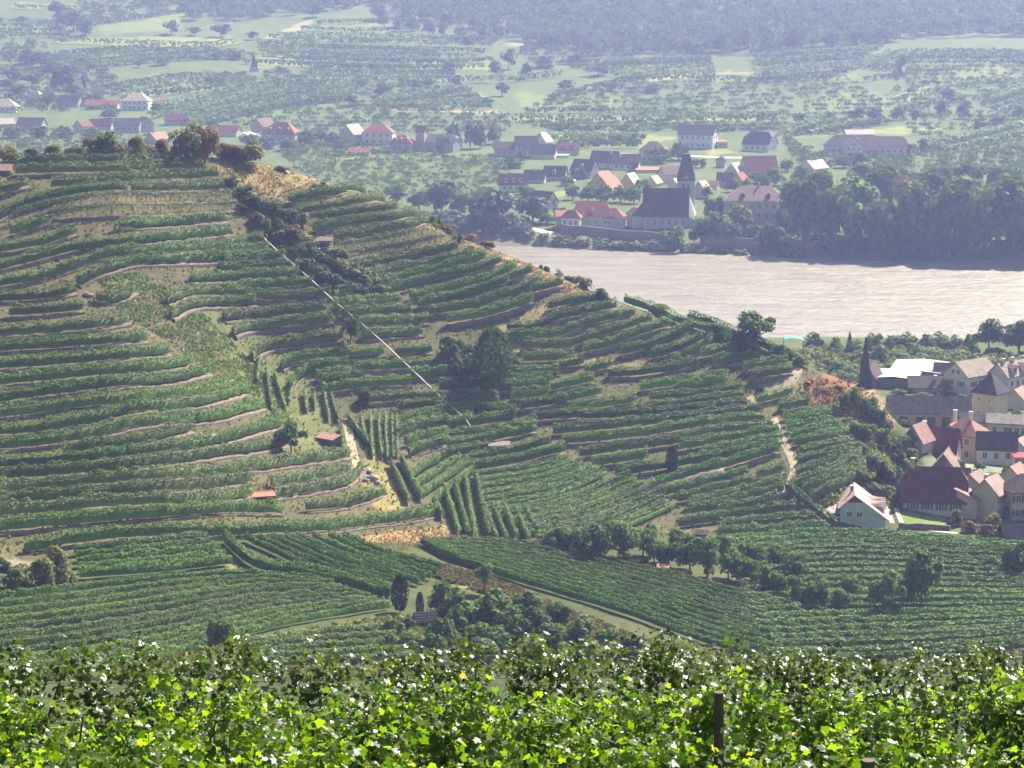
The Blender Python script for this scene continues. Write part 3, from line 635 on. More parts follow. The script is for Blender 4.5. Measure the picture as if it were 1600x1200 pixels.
LOW2 = [[(1122, 806), (1190, 793), (1214, 787)], [(1060, 826), (1137, 815), (1243, 799)], [(1125, 829), (1200, 823), (1274, 817)], [(1122, 840), (1200, 838), (1290, 831)], [(1227, 767), (1250, 785), (1275, 807), (1308, 829)]]
block(LOW2, 'at the hill foot left of the white gabled house', G1, wall=0)
GARD = [[(1182, 633), (1210, 626), (1238, 619)], [(1217, 643), (1240, 637), (1266, 633)], [(1225, 658), (1268, 652), (1312, 646)], [(1228, 667), (1262, 661), (1300, 655)], [(1230, 677), (1265, 671), (1300, 666)], [(1236, 688), (1270, 680), (1315, 672)], [(1242, 699), (1285, 690), (1327, 681)], [(1250, 713), (1290, 706), (1332, 699)], [(1248, 727), (1290, 719), (1335, 709)],
 [(1245, 747), (1290, 733), (1330, 714)], [(1240, 763), (1295, 744), (1345, 716)], [(1255, 772), (1310, 752), (1352, 730)], [(1268, 784), (1318, 762), (1352, 740)]]
block(GARD, 'on the plot between the sandy path and the red cliff', G1, wall=0, dens_=47)
# steep short rows in the fold
FOLD = [[(262, 500), (272, 530), (285, 560)], [(280, 495), (292, 525), (302, 555)], [(300, 515), (312, 548), (325, 580)], [(318, 505), (332, 548), (348, 592)], [(345, 515), (355, 552), (368, 592)], [(335, 488), (326, 510), (316, 530)], [(358, 500), (352, 525), (340, 545)], [(390, 560), (394, 590), (398, 622)], [(375, 566), (381, 585), (390, 604)],
 [(418, 588), (421, 615), (426, 642)], [(430, 588), (437, 612), (447, 640)], [(408, 565), (404, 585), (403, 602)], [(478, 618), (478, 632), (481, 646)], [(492, 620), (492, 632), (494, 642)], [(508, 622), (511, 640), (516, 660)], [(518, 622), (523, 642), (531, 662)], [(467, 590), (458, 610), (452, 632)], [(535, 672), (536, 692), (538, 714)],
 [(545, 655), (558, 674), (575, 695)], [(565, 660), (570, 680), (577, 700)], [(580, 655), (581, 685), (584, 717)], [(592, 655), (594, 685), (598, 719)], [(603, 655), (604, 688), (607, 722)], [(613, 655), (614, 688), (616, 722)], [(620, 655), (621, 688), (622, 716)], [(612, 730), (624, 758), (640, 790)], [(628, 722), (642, 752), (660, 786)],
 [(650, 766), (690, 740), (720, 722)], [(640, 752), (670, 732), (702, 716)], [(662, 778), (705, 748), (732, 728)], [(680, 788), (715, 762), (740, 740)], [(680, 792), (685, 802), (692, 814)], [(695, 768), (706, 802), (718, 840)], [(711, 762), (722, 802), (733, 842)], [(728, 752), (735, 798), (742, 843)], [(745, 750), (754, 798), (765, 843)], [(757, 800), (766, 824), (777, 849)], [(772, 803), (782, 827), (793, 851)],
 [(790, 802), (798, 825), (808, 847)], [(806, 804), (816, 828), (827, 851)], [(824, 808), (832, 823), (842, 839)]]
block(FOLD[9:25], 'among the short steep rows in the fold of the hill', G1, wall=0, sm=2, step=4.0, dens_=34, h=1.5, w=1.0, mat=M_vinepale)
block(FOLD[25:], 'in the fan of rows at the foot of the fold', G1, wall=0, sm=2, step=4.0, dens_=66, h=1.8, w=0.9)
DENSE = between([(740, 748), (840, 735), (885, 722)], [(752, 800), (870, 778), (948, 744)], 6) + between([(775, 808), (880, 786), (960, 756), (985, 748)], [(850, 852), (950, 838), (1010, 815), (1055, 795)], 8)
block(DENSE, 'on the closely planted slope above the orchard trees', G1, wall=0, dens_=30, h=1.6)
# flat vineyards on the valley floor
G2 = 'vine rows on the valley floor'
block(between([(118, 869), (220, 858), (325, 848)], [(125, 906), (250, 897), (362, 884)], 5), 'in the small plot right of the olive bushes', G2, h=1.7, w=0.9)
block([[(352, 848), (375, 872), (410, 893), (500, 908), (612, 935)]], 'curving along the grassy wedge between two flat plots', G2)
block(between([(-30, 944), (100, 930), (200, 917), (350, 904), (430, 907), (500, 915)], [(-30, 1072), (120, 1056), (250, 1034), (367, 1001), (470, 976), (612, 953)], 11), 'in the flat plot left of the shed', G2, w=0.55, h=1.4, dens_=95, size=0.21)
f3a = [(385, 846), (405, 846), (425, 845), (445, 845), (465, 844), (490, 843), (515, 842), (537, 842)]; f3b = [(612, 932), (625, 926), (640, 922), (655, 917), (665, 912), (675, 907), (684, 900), (690, 892)]
block([[a_, ((a_[0] + b_[0]) / 2 - 8, (a_[1] + b_[1]) / 2 + 4), b_] for a_, b_ in zip(f3a, f3b)][::-1], 'in the wedge shaped plot below the red bank', G2, w=0.55, h=1.4, dens_=95, size=0.21)
block(between([(655, 852), (800, 853), (900, 873), (1000, 894), (1100, 918), (1200, 943), (1300, 966), (1400, 993)], [(690, 870), (760, 893), (830, 916), (930, 946), (1010, 973), (1090, 1003), (1180, 1030)], 11), 'in the long plot slanting down past the orchard', G2, w=0.55, h=1.4, dens_=95, size=0.21)
block(between([(1130, 850), (1300, 838), (1450, 845), (1640, 864)], [(1200, 1040), (1400, 1034), (1500, 1026), (1640, 1012)], 20, ease=1.15), 'in the broad field below the white gabled house', G2, w=0.9, h=1.5, dens_=30, size=0.33)
block(between([(395, 1012), (500, 996), (610, 988)], [(380, 1045), (500, 1040), (640, 1034)], 5), 'on the scrubby patch below the grassy bank', G2, h=1.3)
# ------------------------------------------------------------------ trees and bushes
def crown_mesh(name, mat, k, size, seed, shape='round', lobes=11, flat=1.0):
    """unit crown (radius about 1, base at z=0, top at z=2) of leaf clumps on uneven lobes with gaps between them"""
    rng = np.random.default_rng(seed); C = []; Nn = []
    if shape == 'cone':
        z = rng.random(k) ** 1.25; tier = np.floor(z * 9) / 9; r = (1.04 - z) * (0.78 + 0.35 * (1 - (z - tier) * 9)) * rng.uniform(0.55, 1.0, k) ** 0.5
        a = rng.uniform(0, 2 * pi, k); C = np.stack([r * np.cos(a), r * np.sin(a), z * 2], -1); Nn = np.stack([np.cos(a), np.sin(a), 0.1 + 0 * a], -1)
    elif shape == 'column':
        z = rng.random(k); r = 1.0 * np.sqrt(np.clip(np.sin(pi * np.clip(z * 0.86 + 0.1, 0, 1)), 0, 1)) * rng.uniform(0.6, 1.08, k); a = rng.uniform(0, 2 * pi, k)
        C = np.stack([r * np.cos(a), r * np.sin(a), z * 2], -1); Nn = np.stack([np.cos(a), np.sin(a), 0.5 * (z - .3)], -1)
    else:
        per = k // lobes + 1
        for i in range(lobes):
            for _ in range(60):
                q = rng.uniform(-1, 1, 3)
                if np.linalg.norm(q) < 1 and (shape != 'umbrella' or q[2] > -0.3): break
            rl = rng.uniform(0.26, 0.52); ctr = q * (1.06 - rl * 0.7)
            d = rng.normal(size=(per, 3)); d /= np.linalg.norm(d, axis=1)[:, None]; d[:, 2] = np.where(d[:, 2] < -0.5, -d[:, 2], d[:, 2])
            rad = rl * np.where(rng.random(per) < 0.8, rng.uniform(0.82, 1.12, per), rng.uniform(0.2, 0.8, per))
            C.append(ctr + d * rad[:, None]); Nn.append(d + 0.35 * ctr + np.array([0, 0, 0.25]))
        C = np.vstack(C)[:k]; Nn = np.vstack(Nn)[:k]; C[:, 2] = (C[:, 2] + 1) * flat
        if shape == 'bush': C[:, 2] = np.maximum(C[:, 2] * 1.25 - 0.55, 0.02 + 0.1 * rng.random(len(C)))
    Nn = Nn + rng.normal(0, 0.5, Nn.shape)
    V, Q = clumps(C, Nn, size * rng.uniform(0.6, 1.35, len(C)), rng)
    return mesh_np(name, V, Q, mats=[mat])
def trunk_mesh(seed, forks=3, r=0.10):
    rng = random.Random(seed); mb = MB(); mb.tube((0, 0, -0.25), (0.03, 0.02, 0.62), r, r * 0.72)
    for i in range(forks):
        a = 2 * pi * i / forks + rng.uniform(-.5, .5); e = (0.62 * cos(a), 0.62 * sin(a), 1.35 + rng.uniform(-.2, .4))
        mb.tube((0.03, 0.02, 0.58), e, r * 0.55, r * 0.2, 6); mb.tube(e, (e[0] * 1.3 + .1, e[1] * 1.2, e[2] + .45), r * 0.2, r * 0.08, 5)
    return mb.mesh('trunk', [M_bark])
MATS = dict(f=M_far, w=M_farwood, t=M_tree, k=M_dark, o=M_olive, d=M_dry, y=M_yellow, p=M_purple, s=M_spruce, v=M_vine)
_cm = {}
def crown(matk, shape, lod, var):
    key = (matk, shape, lod, var)
    if key not in _cm:
        k, sz = {'near': (1500, 0.19), 'mid': (700, 0.26), 'far': (170, 0.42)}[lod]
        if shape in ('cone', 'column'): sz *= 0.8
        _cm[key] = crown_mesh('crown', MATS[matk], k, sz, hash(key) % 9973 if False else sum(map(ord, matk + shape + lod)) * 7 + var * 131, shape, lobes=11 + var * 3)
    return _cm[key]
TR = [trunk_mesh(5), trunk_mesh(9, 4)]
NT = [0]
def tree(loc, h, w, kind, label, cat=None, group=None, lod='mid', shape='round', name=None, trunk=0.25):
    """h, w metres; trunk = bare share of the height"""
    i = NT[0]; NT[0] += 1
    rr = random.Random(900 + i)
    bush = shape == 'bush'; cat = cat or ('bush' if bush else 'tree')
    if name is None: name = 'bush' if bush else {'cone': 'spruce_tree', 'column': 'cypress_tree'}.get(shape, 'tree')
    r = empty(name, (loc[0], loc[1], loc[2] - 0.1), rr.uniform(0, 6.28)); tag(r, label, cat, group)
    hc = h * (1 - trunk) if not bush else h
    c = link('crown', crown(kind, shape, lod, rr.randrange(3)), r, (0, 0, 0 if bush else h * trunk)); c.scale = (w / 2, w / 2 * rr.uniform(0.9, 1.1), hc / 2)
    if not bush:
        k = link('trunk', TR[i % 2], r); k.scale = (w / 3.2, w / 3.2, h * 0.48)
    return r
def trees(lst, label, group, lod='mid', ymin=190.0, kind='t', shape='round', trunk=0.25, asp=1.0, ymax=None, grow=1.0):
    g = at([q[0] for q in lst], [q[1] for q in lst], ymin, ymax); rank = np.argsort(np.argsort([q[0] for q in lst]))
    for qi, (q, p_) in enumerate(zip(lst, g)):
        s = p_[1] / F * grow; lb = label
        o = dict(kind=kind, shape=shape, trunk=trunk); w = q[2] * asp
        for e in q[3:]:
            if isinstance(e, (int, float)): w = e
            elif isinstance(e, dict): o.update({k: v for k, v in e.items() if k != 'label'}); lb = e.get('label', lb)
        tree(p_, q[2] * s, w * s, o['kind'], f'{lb}, {ordn(int(rank[qi]))} from the left' if lb == label else lb, group=group if lb == label else None, lod=lod, shape=o['shape'], trunk=o['trunk'])
L = lambda s, **k: dict(label=s, **k)
# crest of the hill
trees([(12, 258, 30, 46, L('yellowing bush at the left end of the hill crest', kind='y')), (48, 256, 26, 44, L('dull green bush beside the yellowing one on the crest', kind='o')), (82, 254, 30, 40, L('dark low bush on the crest above the first vine row', kind='o')),
       (115, 252, 24, 46, L('olive bush left of the dark round tree on the crest', kind='o')), (150, 250, 38, 56, L('broad yellow-olive bush in the middle of the crest hedge', kind='o')), (185, 251, 32, 40, L('tan dried bush in the crest hedge', kind='d')),
       (212, 250, 40, 36, L('tall thin olive bush right of the tan one on the crest', kind='o')), (243, 250, 36, 52, L('wide tan bush next to the big bare looking tree', kind='d')), (272, 250, 24, 26, L('small dark bush at the foot of the big crest tree', kind='o')),
       (345, 248, 26, 30, L('brown bush just right of the big crest tree', kind='d')), (388, 254, 34, 54, L('rounded yellow-brown bush at the top of the dry slope', kind='y')), (366, 252, 30, 34, L('rusty bush between the big crest tree and the yellow-brown one', kind='d')), (442, 268, 10, 26, L('low brown shrub on the far edge of the dry slope', kind='d'))],
      '', None, 'near', shape='bush', ymax=462.0)
trees([(170, 252, 55, 38, L('dark round tree sticking out of the crest hedge', kind='t'))], '', None, 'near', trunk=0.05, ymax=462.0)
trees([(295, 262, 72, 52, L('large grey-olive tree at the right end of the crest hedge', kind='o')), (320, 256, 72, 46, L('thin rusty crowned tree beside the large grey-olive one', kind='d'))], '', None, 'near', trunk=0.03, ymax=462.0)
# gully
SH = 'dark scrub bush in the gully above the white rail'
trees([(395, 322, 22, 34), (420, 334, 26, 40), (445, 348, 28, 42), (402, 350, 22, 30), (455, 372, 22, 44, dict(kind='d')), (470, 386, 26, 50, dict(kind='o')), (500, 402, 24, 50), (520, 415, 28, 56, dict(kind='o')), (545, 430, 26, 50), (570, 446, 26, 48, dict(kind='o')), (590, 458, 18, 36),
       (470, 350, 20, 34, dict(kind='o')), (430, 378, 24, 34), (455, 395, 20, 40), (380, 305, 20, 30), (360, 285, 20, 30, dict(kind='o')), (378, 330, 16, 20), (515, 442, 24, 40), (540, 452, 22, 34), (560, 462, 18, 30), (480, 420, 24, 40), (500, 432, 22, 30)], SH, 'scrub in the gully', 'mid', kind='k', shape='bush')
trees([(413, 372, 36, 24, L('left of two small upright trees above the white rail', kind='t')), (441, 376, 40, 26, L('right of two small upright trees above the white rail', kind='t')),
       (548, 536, 52, 32, L('rounded tree growing beside the middle of the white rail', kind='t'))], '', None, 'near', trunk=0.15)
trees([(770, 600, 90, 62, L('tallest dark cone shaped bush in the middle of the hill', kind='k'))], '', None, 'near', shape='column', trunk=0.02)
trees([(700, 565, 52, 52, L('broad dark bush left of the tall cone shaped one', kind='k')), (730, 592, 44, 56, L('dark bush under the tall cone shaped one', kind='k')), (738, 556, 22, 40, L('low bush behind the broad dark ones on the hill', kind='k')), (806, 578, 24, 24, L('small bush just right of the tall cone shaped one', kind='k')),
       (568, 632, 32, 24, L('small round dark bush among the vines of the hollow', kind='k')), (490, 299, 14, 22, L('left small bush at the top edge of the sunny shoulder', kind='t')), (502, 298, 18, 18, L('right small bush at the top edge of the sunny shoulder', kind='t')),
       (1190, 612, 14, 16, L('small bush on the bank below the track bend', kind='k')), (1285, 634, 0.1, 0.1, L('x'))][:-1], '', None, 'near', shape='bush')
trees([(1050, 738, 42, 19, L('slim dark cypress alone among the lower right vine rows', kind='s'))], '', None, 'near', shape='column', trunk=0.02)
trees([(455, 710, 58, 52, L('lone round tree with a bare trunk on the left terraces', kind='t'))], '', None, 'near', trunk=0.2)
trees([(638, 332, 10, 20), (665, 343, 16, 20), (680, 352, 20, 22), (702, 365, 14, 18), (716, 376, 12, 18), (735, 392, 10, 20), (752, 400, 10, 18), (845, 418, 8, 10), (854, 420, 10, 12), (915, 452, 20, 24), (900, 443, 14, 20), (872, 428, 12, 18), (888, 436, 10, 20, dict(kind='d')), (700, 352, 14, 30, dict(kind='d')), (760, 385, 12, 34, dict(kind='d')), (730, 368, 12, 30, dict(kind='d'))],
      'low scrub on the crest above the river', 'scrub along the crest above the river', 'mid', kind='o', shape='bush')
trees([(942, 472, 24, 30, L('grey-green bush on the crest against the river', kind='t'))], '', None, 'near', shape='bush')
trees([(1178, 538, 52, 66, L('wide dark tree behind the crest standing out against the river', kind='t'))], '', None, 'near', trunk=0.12)
trees([(1030, 488, 20, 40, L('brownish bush behind the crest hedge by the river', kind='d')), (1120, 522, 20, 40, L('hazy green bush left of the wide dark riverside tree', kind='t')), (1150, 540, 22, 40, L('bush at the foot of the wide dark riverside tree', kind='t')), (1215, 556, 26, 36, L('bush below the turquoise cover behind the crest', kind='t'))], '', None, 'near', shape='bush')
# slope below the red cliff and gardens
trees([(1357, 690, 34, 42, L('rounded tree on the bank above the walled garden', kind='t'))], '', None, 'near', trunk=0.2)
trees([(1376, 752, 36, 20, L('dark purple leaved bush on the garden slope', kind='p'))], '', None, 'near', shape='bush')
trees([(1320, 632, 26, 18), (1336, 626, 22, 24), (1352, 644, 24, 24), (1365, 660, 34, 24, dict(kind='k')), (1380, 690, 22, 26), (1394, 706, 22, 30, dict(kind='k')), (1345, 704, 16, 26), (1330, 722, 14, 26, dict(kind='o')), (1362, 726, 20, 30, dict(kind='k')), (1396, 752, 30, 32, dict(kind='k')), (1415, 738, 22, 30), (1418, 762, 20, 28, dict(kind='o')), (1350, 752, 18, 26, dict(kind='o')),
       (1402, 724, 24, 26, dict(kind='k')), (1425, 720, 20, 26), (1380, 774, 18, 28, dict(kind='o')), (1362, 768, 16, 24), (1338, 746, 18, 26, dict(kind='o')), (1410, 690, 14, 24), (1300, 660, 14, 26, dict(kind='k')), (1330, 672, 16, 30), (1310, 690, 14, 24), (1272, 672, 14, 20, dict(kind='k')), (1365, 640, 20, 18), (1376, 660, 26, 20, dict(kind='k')), (1385, 676, 22, 20, dict(kind='k')), (1343, 688, 14, 24)],
      'wild shrub on the bank between the red cliff and the village', 'shrubs on the bank below the red cliff', 'mid', shape='bush')
trees([(1491, 822, 28, 30, L('silvery round garden bush in front of the long dark roofed house', kind='o')), (1505, 806, 30, 26, L('dark climbing bush against the long dark roofed house', kind='t')), (1520, 832, 20, 34, L('reddish garden bush left of the yellow-green one', kind='d')), (1546, 840, 26, 38, L('reddish purple garden bush beside the dark shed roof', kind='d')), (1548, 822, 24, 30, L('yellow-green garden bush behind the reddish ones', kind='y')),
       (1588, 810, 36, 34, L('dark bush in front of the yellow house with green shutters', kind='k')), (1510, 826, 16, 14, L('small dark bush at the corner of the pale facade', kind='k')), (1555, 722, 40, 34, L('light green courtyard tree beside the red awning', kind='o')), (1597, 628, 30, 26, L('autumn red bush beside the tower house', kind='d')), (1466, 802, 9, 10, L('tiny shrub on the lawn', kind='k')), (1600, 845, 24, 26, L('bush at the corner of the dark shed', kind='t'))], '', None, 'near', shape='bush')
# orchard between the two flat vineyards
trees([(862, 862, 46, 44), (895, 864, 52, 50), (925, 878, 64, 58, dict(kind='k')), (975, 876, 64, 56), (1005, 868, 58, 50), (1022, 878, 52, 44), (1045, 884, 50, 44), (1078, 892, 62, 52), (1105, 902, 64, 50), (1138, 905, 58, 46), (1165, 912, 52, 42), (1195, 930, 60, 46), (1218, 932, 48, 44), (1250, 945, 56, 50), (1272, 952, 64, 50), (1312, 958, 42, 38), (1332, 935, 44, 40),
       (955, 852, 42, 46), (1060, 864, 40, 44), (1090, 868, 38, 44), (1130, 874, 42, 46), (1172, 884, 44, 46), (1215, 888, 40, 44), (1244, 905, 44, 46), (1185, 905, 40, 40)], 'gnarled grey-green orchard tree in the band between the flat vineyards', 'orchard trees between the flat vineyards', 'near', kind='t', trunk=0.06)
trees([(1385, 958, 76, 62, L('left of two open crowned trees in the broad field', kind='t')), (1440, 946, 92, 62, L('right of two open crowned trees in the broad field', kind='t')), (1412, 945, 60, 40, L('smaller tree squeezed between the two in the broad field', kind='t'))], '', None, 'near', trunk=0.12)
trees([(1590, 900, 46, 46, L('dark bush at the right edge of the broad field', kind='k')), (1548, 892, 20, 26, L('low bush left of the dark one in the broad field', kind='t')), (1522, 900, 14, 20, L('smallest low bush in the broad field', kind='t')),
       (25, 922, 34, 44, L('left bush of the olive trio at the valley edge', kind='o')), (62, 926, 46, 52, L('middle bush of the olive trio at the valley edge', kind='o')), (95, 918, 54, 50, L('right and tallest bush of the olive trio at the valley edge', kind='o')), (6, 892, 22, 26, L('dark bush at the left edge above the olive trio', kind='k'))], '', None, 'near', shape='bush', grow=1.3)
# valley scrub round the shed
trees([(625, 958, 64, 28, L('slim dark upright tree left of the shed', kind='s', shape='column', trunk=0.12)), (656, 966, 44, 14, L('thin dark sapling behind the shed', kind='s', shape='column', trunk=0.1)), (700, 962, 78, 62, L('weeping willow like tree behind the shed', kind='t', shape='bush')), (757, 928, 52, 34, L('sparse thin tree beside the pale weedy strip', kind='t', trunk=0.35)),
       (345, 1012, 56, 42, L('tree alone at the edge of the grassy bank', kind='t', trunk=0.1))], '', None, 'near')
trees([(612, 990, 28, 30), (720, 990, 44, 46), (765, 985, 56, 60), (800, 1000, 46, 50), (838, 992, 46, 50, dict(kind='k')), (872, 975, 32, 36, dict(kind='k')), (740, 1012, 44, 50), (690, 1008, 36, 40), (905, 1000, 34, 44), (860, 1012, 36, 40), (945, 1004, 26, 36), (650, 1015, 30, 36), (780, 1020, 36, 46), (820, 962, 34, 46), (640, 985, 22, 24, dict(kind='k')), (985, 1012, 20, 34, dict(kind='k')), (600, 1010, 22, 30)],
      'wild bush in the scrub round the dark shed', 'scrub round the dark shed', 'near', kind='t', shape='bush', grow=1.3)
trees([(1440, 770, 20, 24), (1478, 778, 14, 20), (1500, 735, 18, 22), (1530, 735, 16, 20), (1575, 742, 20, 22), (1540, 690, 14, 18), (1600, 690, 22, 22), (1470, 690, 16, 20), (1425, 690, 18, 22), (1405, 790, 12, 16), (1395, 650, 18, 22), (1410, 665, 14, 20), (1500, 655, 14, 18), (1480, 668, 12, 16), (1405, 618, 14, 24), (1440, 622, 12, 26), (1475, 620, 14, 26), (1505, 624, 12, 20), (1420, 612, 10, 22), (1590, 652, 16, 20)], 'garden shrub between the roofs of the near village', 'garden shrubs of the near village', 'mid', kind='t', shape='bush')
# near river bank
trees([(1545, 552, 54, 52, L('tall open crowned tree on the near bank', kind='k', trunk=0.22)), (1592, 556, 58, 66, L('dense tall tree at the right edge of the near bank', kind='k', trunk=0.1)), (1351, 606, 80, 24, L('dark spruce behind the red gabled barn', kind='s', shape='cone', trunk=0.02)), (1327, 552, 34, 16, L('small pointed conifer on the near bank', kind='s', shape='cone', trunk=0.05))], '', None, 'near')
NB = [(1272, 545, 26, 36), (1305, 552, 26, 26), (1335, 555, 26, 30), (1290, 560, 14, 26), (1365, 548, 28, 36), (1395, 545, 28, 34), (1420, 548, 30, 34), (1448, 548, 26, 32), (1470, 545, 28, 34), (1492, 548, 26, 30), (1516, 550, 28, 30), (1345, 570, 24, 34), (1375, 565, 26, 38), (1405, 566, 22, 36), (1435, 562, 26, 38), (1468, 562, 20, 34), (1495, 566, 16, 30), (1520, 570, 16, 26),
      (1310, 585, 22, 36), (1330, 592, 22, 34), (1290, 575, 16, 30), (1580, 575, 16, 26), (1555, 575, 14, 24), (1390, 580, 18, 32), (1360, 582, 20, 30), (1420, 578, 16, 30), (1250, 572, 18, 30), (1235, 560, 18, 30)]
trees(NB, 'mid green bush in the thicket along the near river bank', 'bushes along the near river bank', 'mid', shape='bush', kind='t')
# far bank
FAR = 845.0
trees([(765, 362, 72, 92, L('biggest round tree on the far bank left of the inn', kind='k')), (832, 348, 46, 52, L('round tree between the biggest one and the inn', kind='k')), (690, 336, 58, 50, L('dark tree just over the dry crest on the far side', kind='k')), (655, 330, 36, 44, L('tan tree just over the dry crest on the far side', kind='o')), (720, 340, 40, 40, L('tree between the tan and the biggest far bank trees', kind='t')), (620, 318, 30, 44, L('low leafy tree behind the top end of the sunny shoulder', kind='t'))], '', None, 'mid', ymin=FAR, trunk=0.08)
trees([(1196, 398, 48, 38, L('pale round willow bush in front of the three storey manor', kind='o')), (1050, 396, 44, 40, L('round willow bush below the church wall', kind='t')), (1228, 364, 44, 32, L('light green tree at the right corner of the manor', kind='t')), (1155, 366, 48, 50, L('yellowish tree between church and manor', kind='o'))], '', None, 'mid', ymin=FAR, trunk=0.03)
trees([(1112, 350, 42, 32), (1135, 352, 48, 34), (1120, 378, 46, 40), (1098, 378, 40, 32), (1140, 385, 40, 40), (1085, 380, 30, 24), (1175, 380, 30, 30), (1210, 378, 30, 30)], 'leafy tree in the gardens between church and manor', 'trees between church and manor', 'mid', ymin=FAR, trunk=0.06)
PKK = 'fftfwftff'
PK = [(1255, 388, 112, 80), (1300, 390, 100, 76), (1345, 394, 110, 84), (1395, 396, 110, 84), (1445, 396, 104, 76), (1490, 398, 112, 80), (1540, 400, 112, 84), (1590, 402, 118, 86), (1640, 404, 118, 90), (1235, 345, 66, 70), (1275, 350, 84, 76), (1320, 345, 70, 66), (1365, 340, 76, 74), (1410, 340, 70, 70, dict(kind='d')), (1455, 340, 70, 66), (1505, 345, 72, 70), (1550, 345, 76, 66), (1595, 350, 84, 74), (1345, 300, 44, 50), (1385, 305, 50, 56), (1425, 300, 40, 46), (1470, 305, 46, 54), (1515, 305, 50, 54), (1560, 305, 46, 54), (1600, 310, 50, 54), (1450, 370, 64, 56, dict(kind='d')), (1300, 360, 60, 50), (1380, 372, 60, 50), (1525, 372, 70, 56), (1575, 376, 76, 60)]
PK = [q if len(q) > 4 else (*q, dict(kind=PKK[i % 9])) for i, q in enumerate(PK)]
trees(PK, 'huge broadleaf tree of the riverside park right of the manor', 'riverside park trees', 'mid', ymin=FAR, kind='w', trunk=0.03)
BK = [(805, 358, 22, 36), (825, 372, 16, 30), (850, 378, 16, 34), (880, 382, 16, 38), (910, 384, 18, 40), (940, 387, 16, 38), (965, 388, 14, 36), (990, 389, 14, 34), (1015, 390, 16, 34), (1035, 391, 16, 30), (1075, 394, 14, 34), (1100, 396, 12, 30), (1130, 398, 12, 34), (1160, 400, 12, 30), (1225, 402, 14, 34), (1245, 404, 20, 30), (1410, 408, 8, 24), (1560, 412, 16, 40), (1590, 414, 16, 40), (790, 350, 24, 34), (775, 362, 22, 34)]
trees(BK, 'low willow bush at the water line of the far bank', 'willow bushes along the far bank', 'far', ymin=FAR, shape='bush', kind='o')
# trees among the houses of the far village
VT = [(895, 312, 24, 28), (918, 315, 26, 34), (945, 316, 28, 36), (970, 316, 28, 34), (990, 318, 28, 30), (1005, 300, 20, 26), (885, 290, 16, 24), (905, 280, 18, 26), (860, 325, 18, 24), (820, 312, 24, 34), (845, 335, 14, 24), (875, 338, 14, 24), (855, 350, 18, 36), (1030, 255, 26, 44), (1000, 255, 16, 20), (990, 268, 16, 22), (1060, 250, 28, 36), (1095, 262, 14, 22), (1145, 300, 22, 28), (1165, 300, 20, 26), (1180, 285, 18, 26), (1105, 310, 22, 22), (1190, 300, 26, 32), (1210, 290, 28, 36), (990, 225, 16, 16, dict(kind='s', shape='cone')), (965, 224, 14, 24), (935, 226, 12, 22), (800, 262, 16, 40), (815, 250, 16, 24), (1080, 262, 16, 20), (1230, 268, 20, 28), (1250, 285, 26, 32), (1318, 262, 20, 30), (1345, 258, 22, 34), (1420, 244, 20, 26), (1440, 240, 24, 22), (780, 240, 20, 24),
      (690, 240, 30, 24), (710, 232, 40, 28), (735, 232, 44, 26), (750, 232, 40, 24), (770, 225, 30, 24), (520, 225, 20, 30), (500, 222, 22, 36), (480, 225, 22, 34), (530, 235, 18, 30), (150, 165, 20, 34), (115, 150, 22, 30), (75, 165, 22, 34), (30, 150, 20, 34), (90, 140, 30, 30, dict(kind='s')), (105, 138, 36, 24, dict(kind='s')), (132, 138, 26, 16, dict(kind='s')), (245, 175, 14, 26), (170, 185, 14, 34), (60, 215, 18, 34), (100, 215, 18, 40), (145, 215, 16, 34), (20, 215, 18, 40), (330, 205, 18, 24), (390, 228, 20, 34), (420, 232, 20, 40), (450, 235, 20, 34)]
trees(VT, 'garden tree among the houses of the far village', 'garden trees of the far village', 'far', ymin=FAR, kind='f', trunk=0.0)
# single trees that stand out on the far slopes
ST = [(268, 54, 24, 28), (35, 36, 12, 16), (90, 32, 32, 30), (115, 48, 32, 40), (135, 55, 26, 36), (98, 42, 24, 30), (303, 55, 14, 24), (345, 58, 22, 30), (395, 62, 14, 22), (397, 112, 26, 14, dict(kind='s', shape='cone')), (252, 102, 14, 26), (218, 105, 10, 14), (305, 90, 10, 30), (340, 92, 12, 30), (368, 92, 14, 30), (330, 136, 18, 18), (345, 134, 14, 16), (376, 122, 12, 20), (355, 120, 10, 16), (730, 74, 14, 16), (495, 26, 26, 22), (590, 32, 24, 28), (440, 112, 8, 26), (465, 128, 12, 18), (430, 128, 10, 24), (595, 150, 22, 34), (650, 142, 20, 22), (668, 140, 18, 20), (712, 138, 22, 26), (550, 165, 18, 24), (775, 120, 28, 24), (795, 108, 34, 28), (785, 150, 22, 26), (560, 135, 12, 28), (700, 118, 22, 24),
      (820, 122, 26, 24), (850, 105, 20, 30), (900, 100, 18, 26), (935, 118, 20, 40), (1408, 118, 34, 16, dict(kind='k')), (1480, 160, 22, 24), (1505, 185, 26, 22), (1472, 182, 26, 20), (1430, 192, 22, 18), (1340, 192, 26, 34), (1370, 192, 26, 34), (1400, 188, 22, 26), (1530, 205, 18, 26), (1560, 200, 20, 28), (1250, 192, 16, 24), (1295, 190, 16, 22), (1590, 185, 20, 28), (1020, 145, 16, 30), (955, 142, 14, 30), (885, 140, 16, 30), (760, 165, 14, 26), (735, 158, 12, 22), (20, 90, 14, 24), (40, 100, 26, 40), (65, 105, 26, 36), (25, 125, 22, 34), (50, 135, 22, 36), (10, 140, 18, 30), (75, 120, 24, 30), (120, 118, 16, 26), (130, 100, 12, 22)]
trees(ST, 'lone dark tree on the far vineyard slopes', 'single trees on the far slopes', 'far', ymin=900.0, kind='w', trunk=0.05)
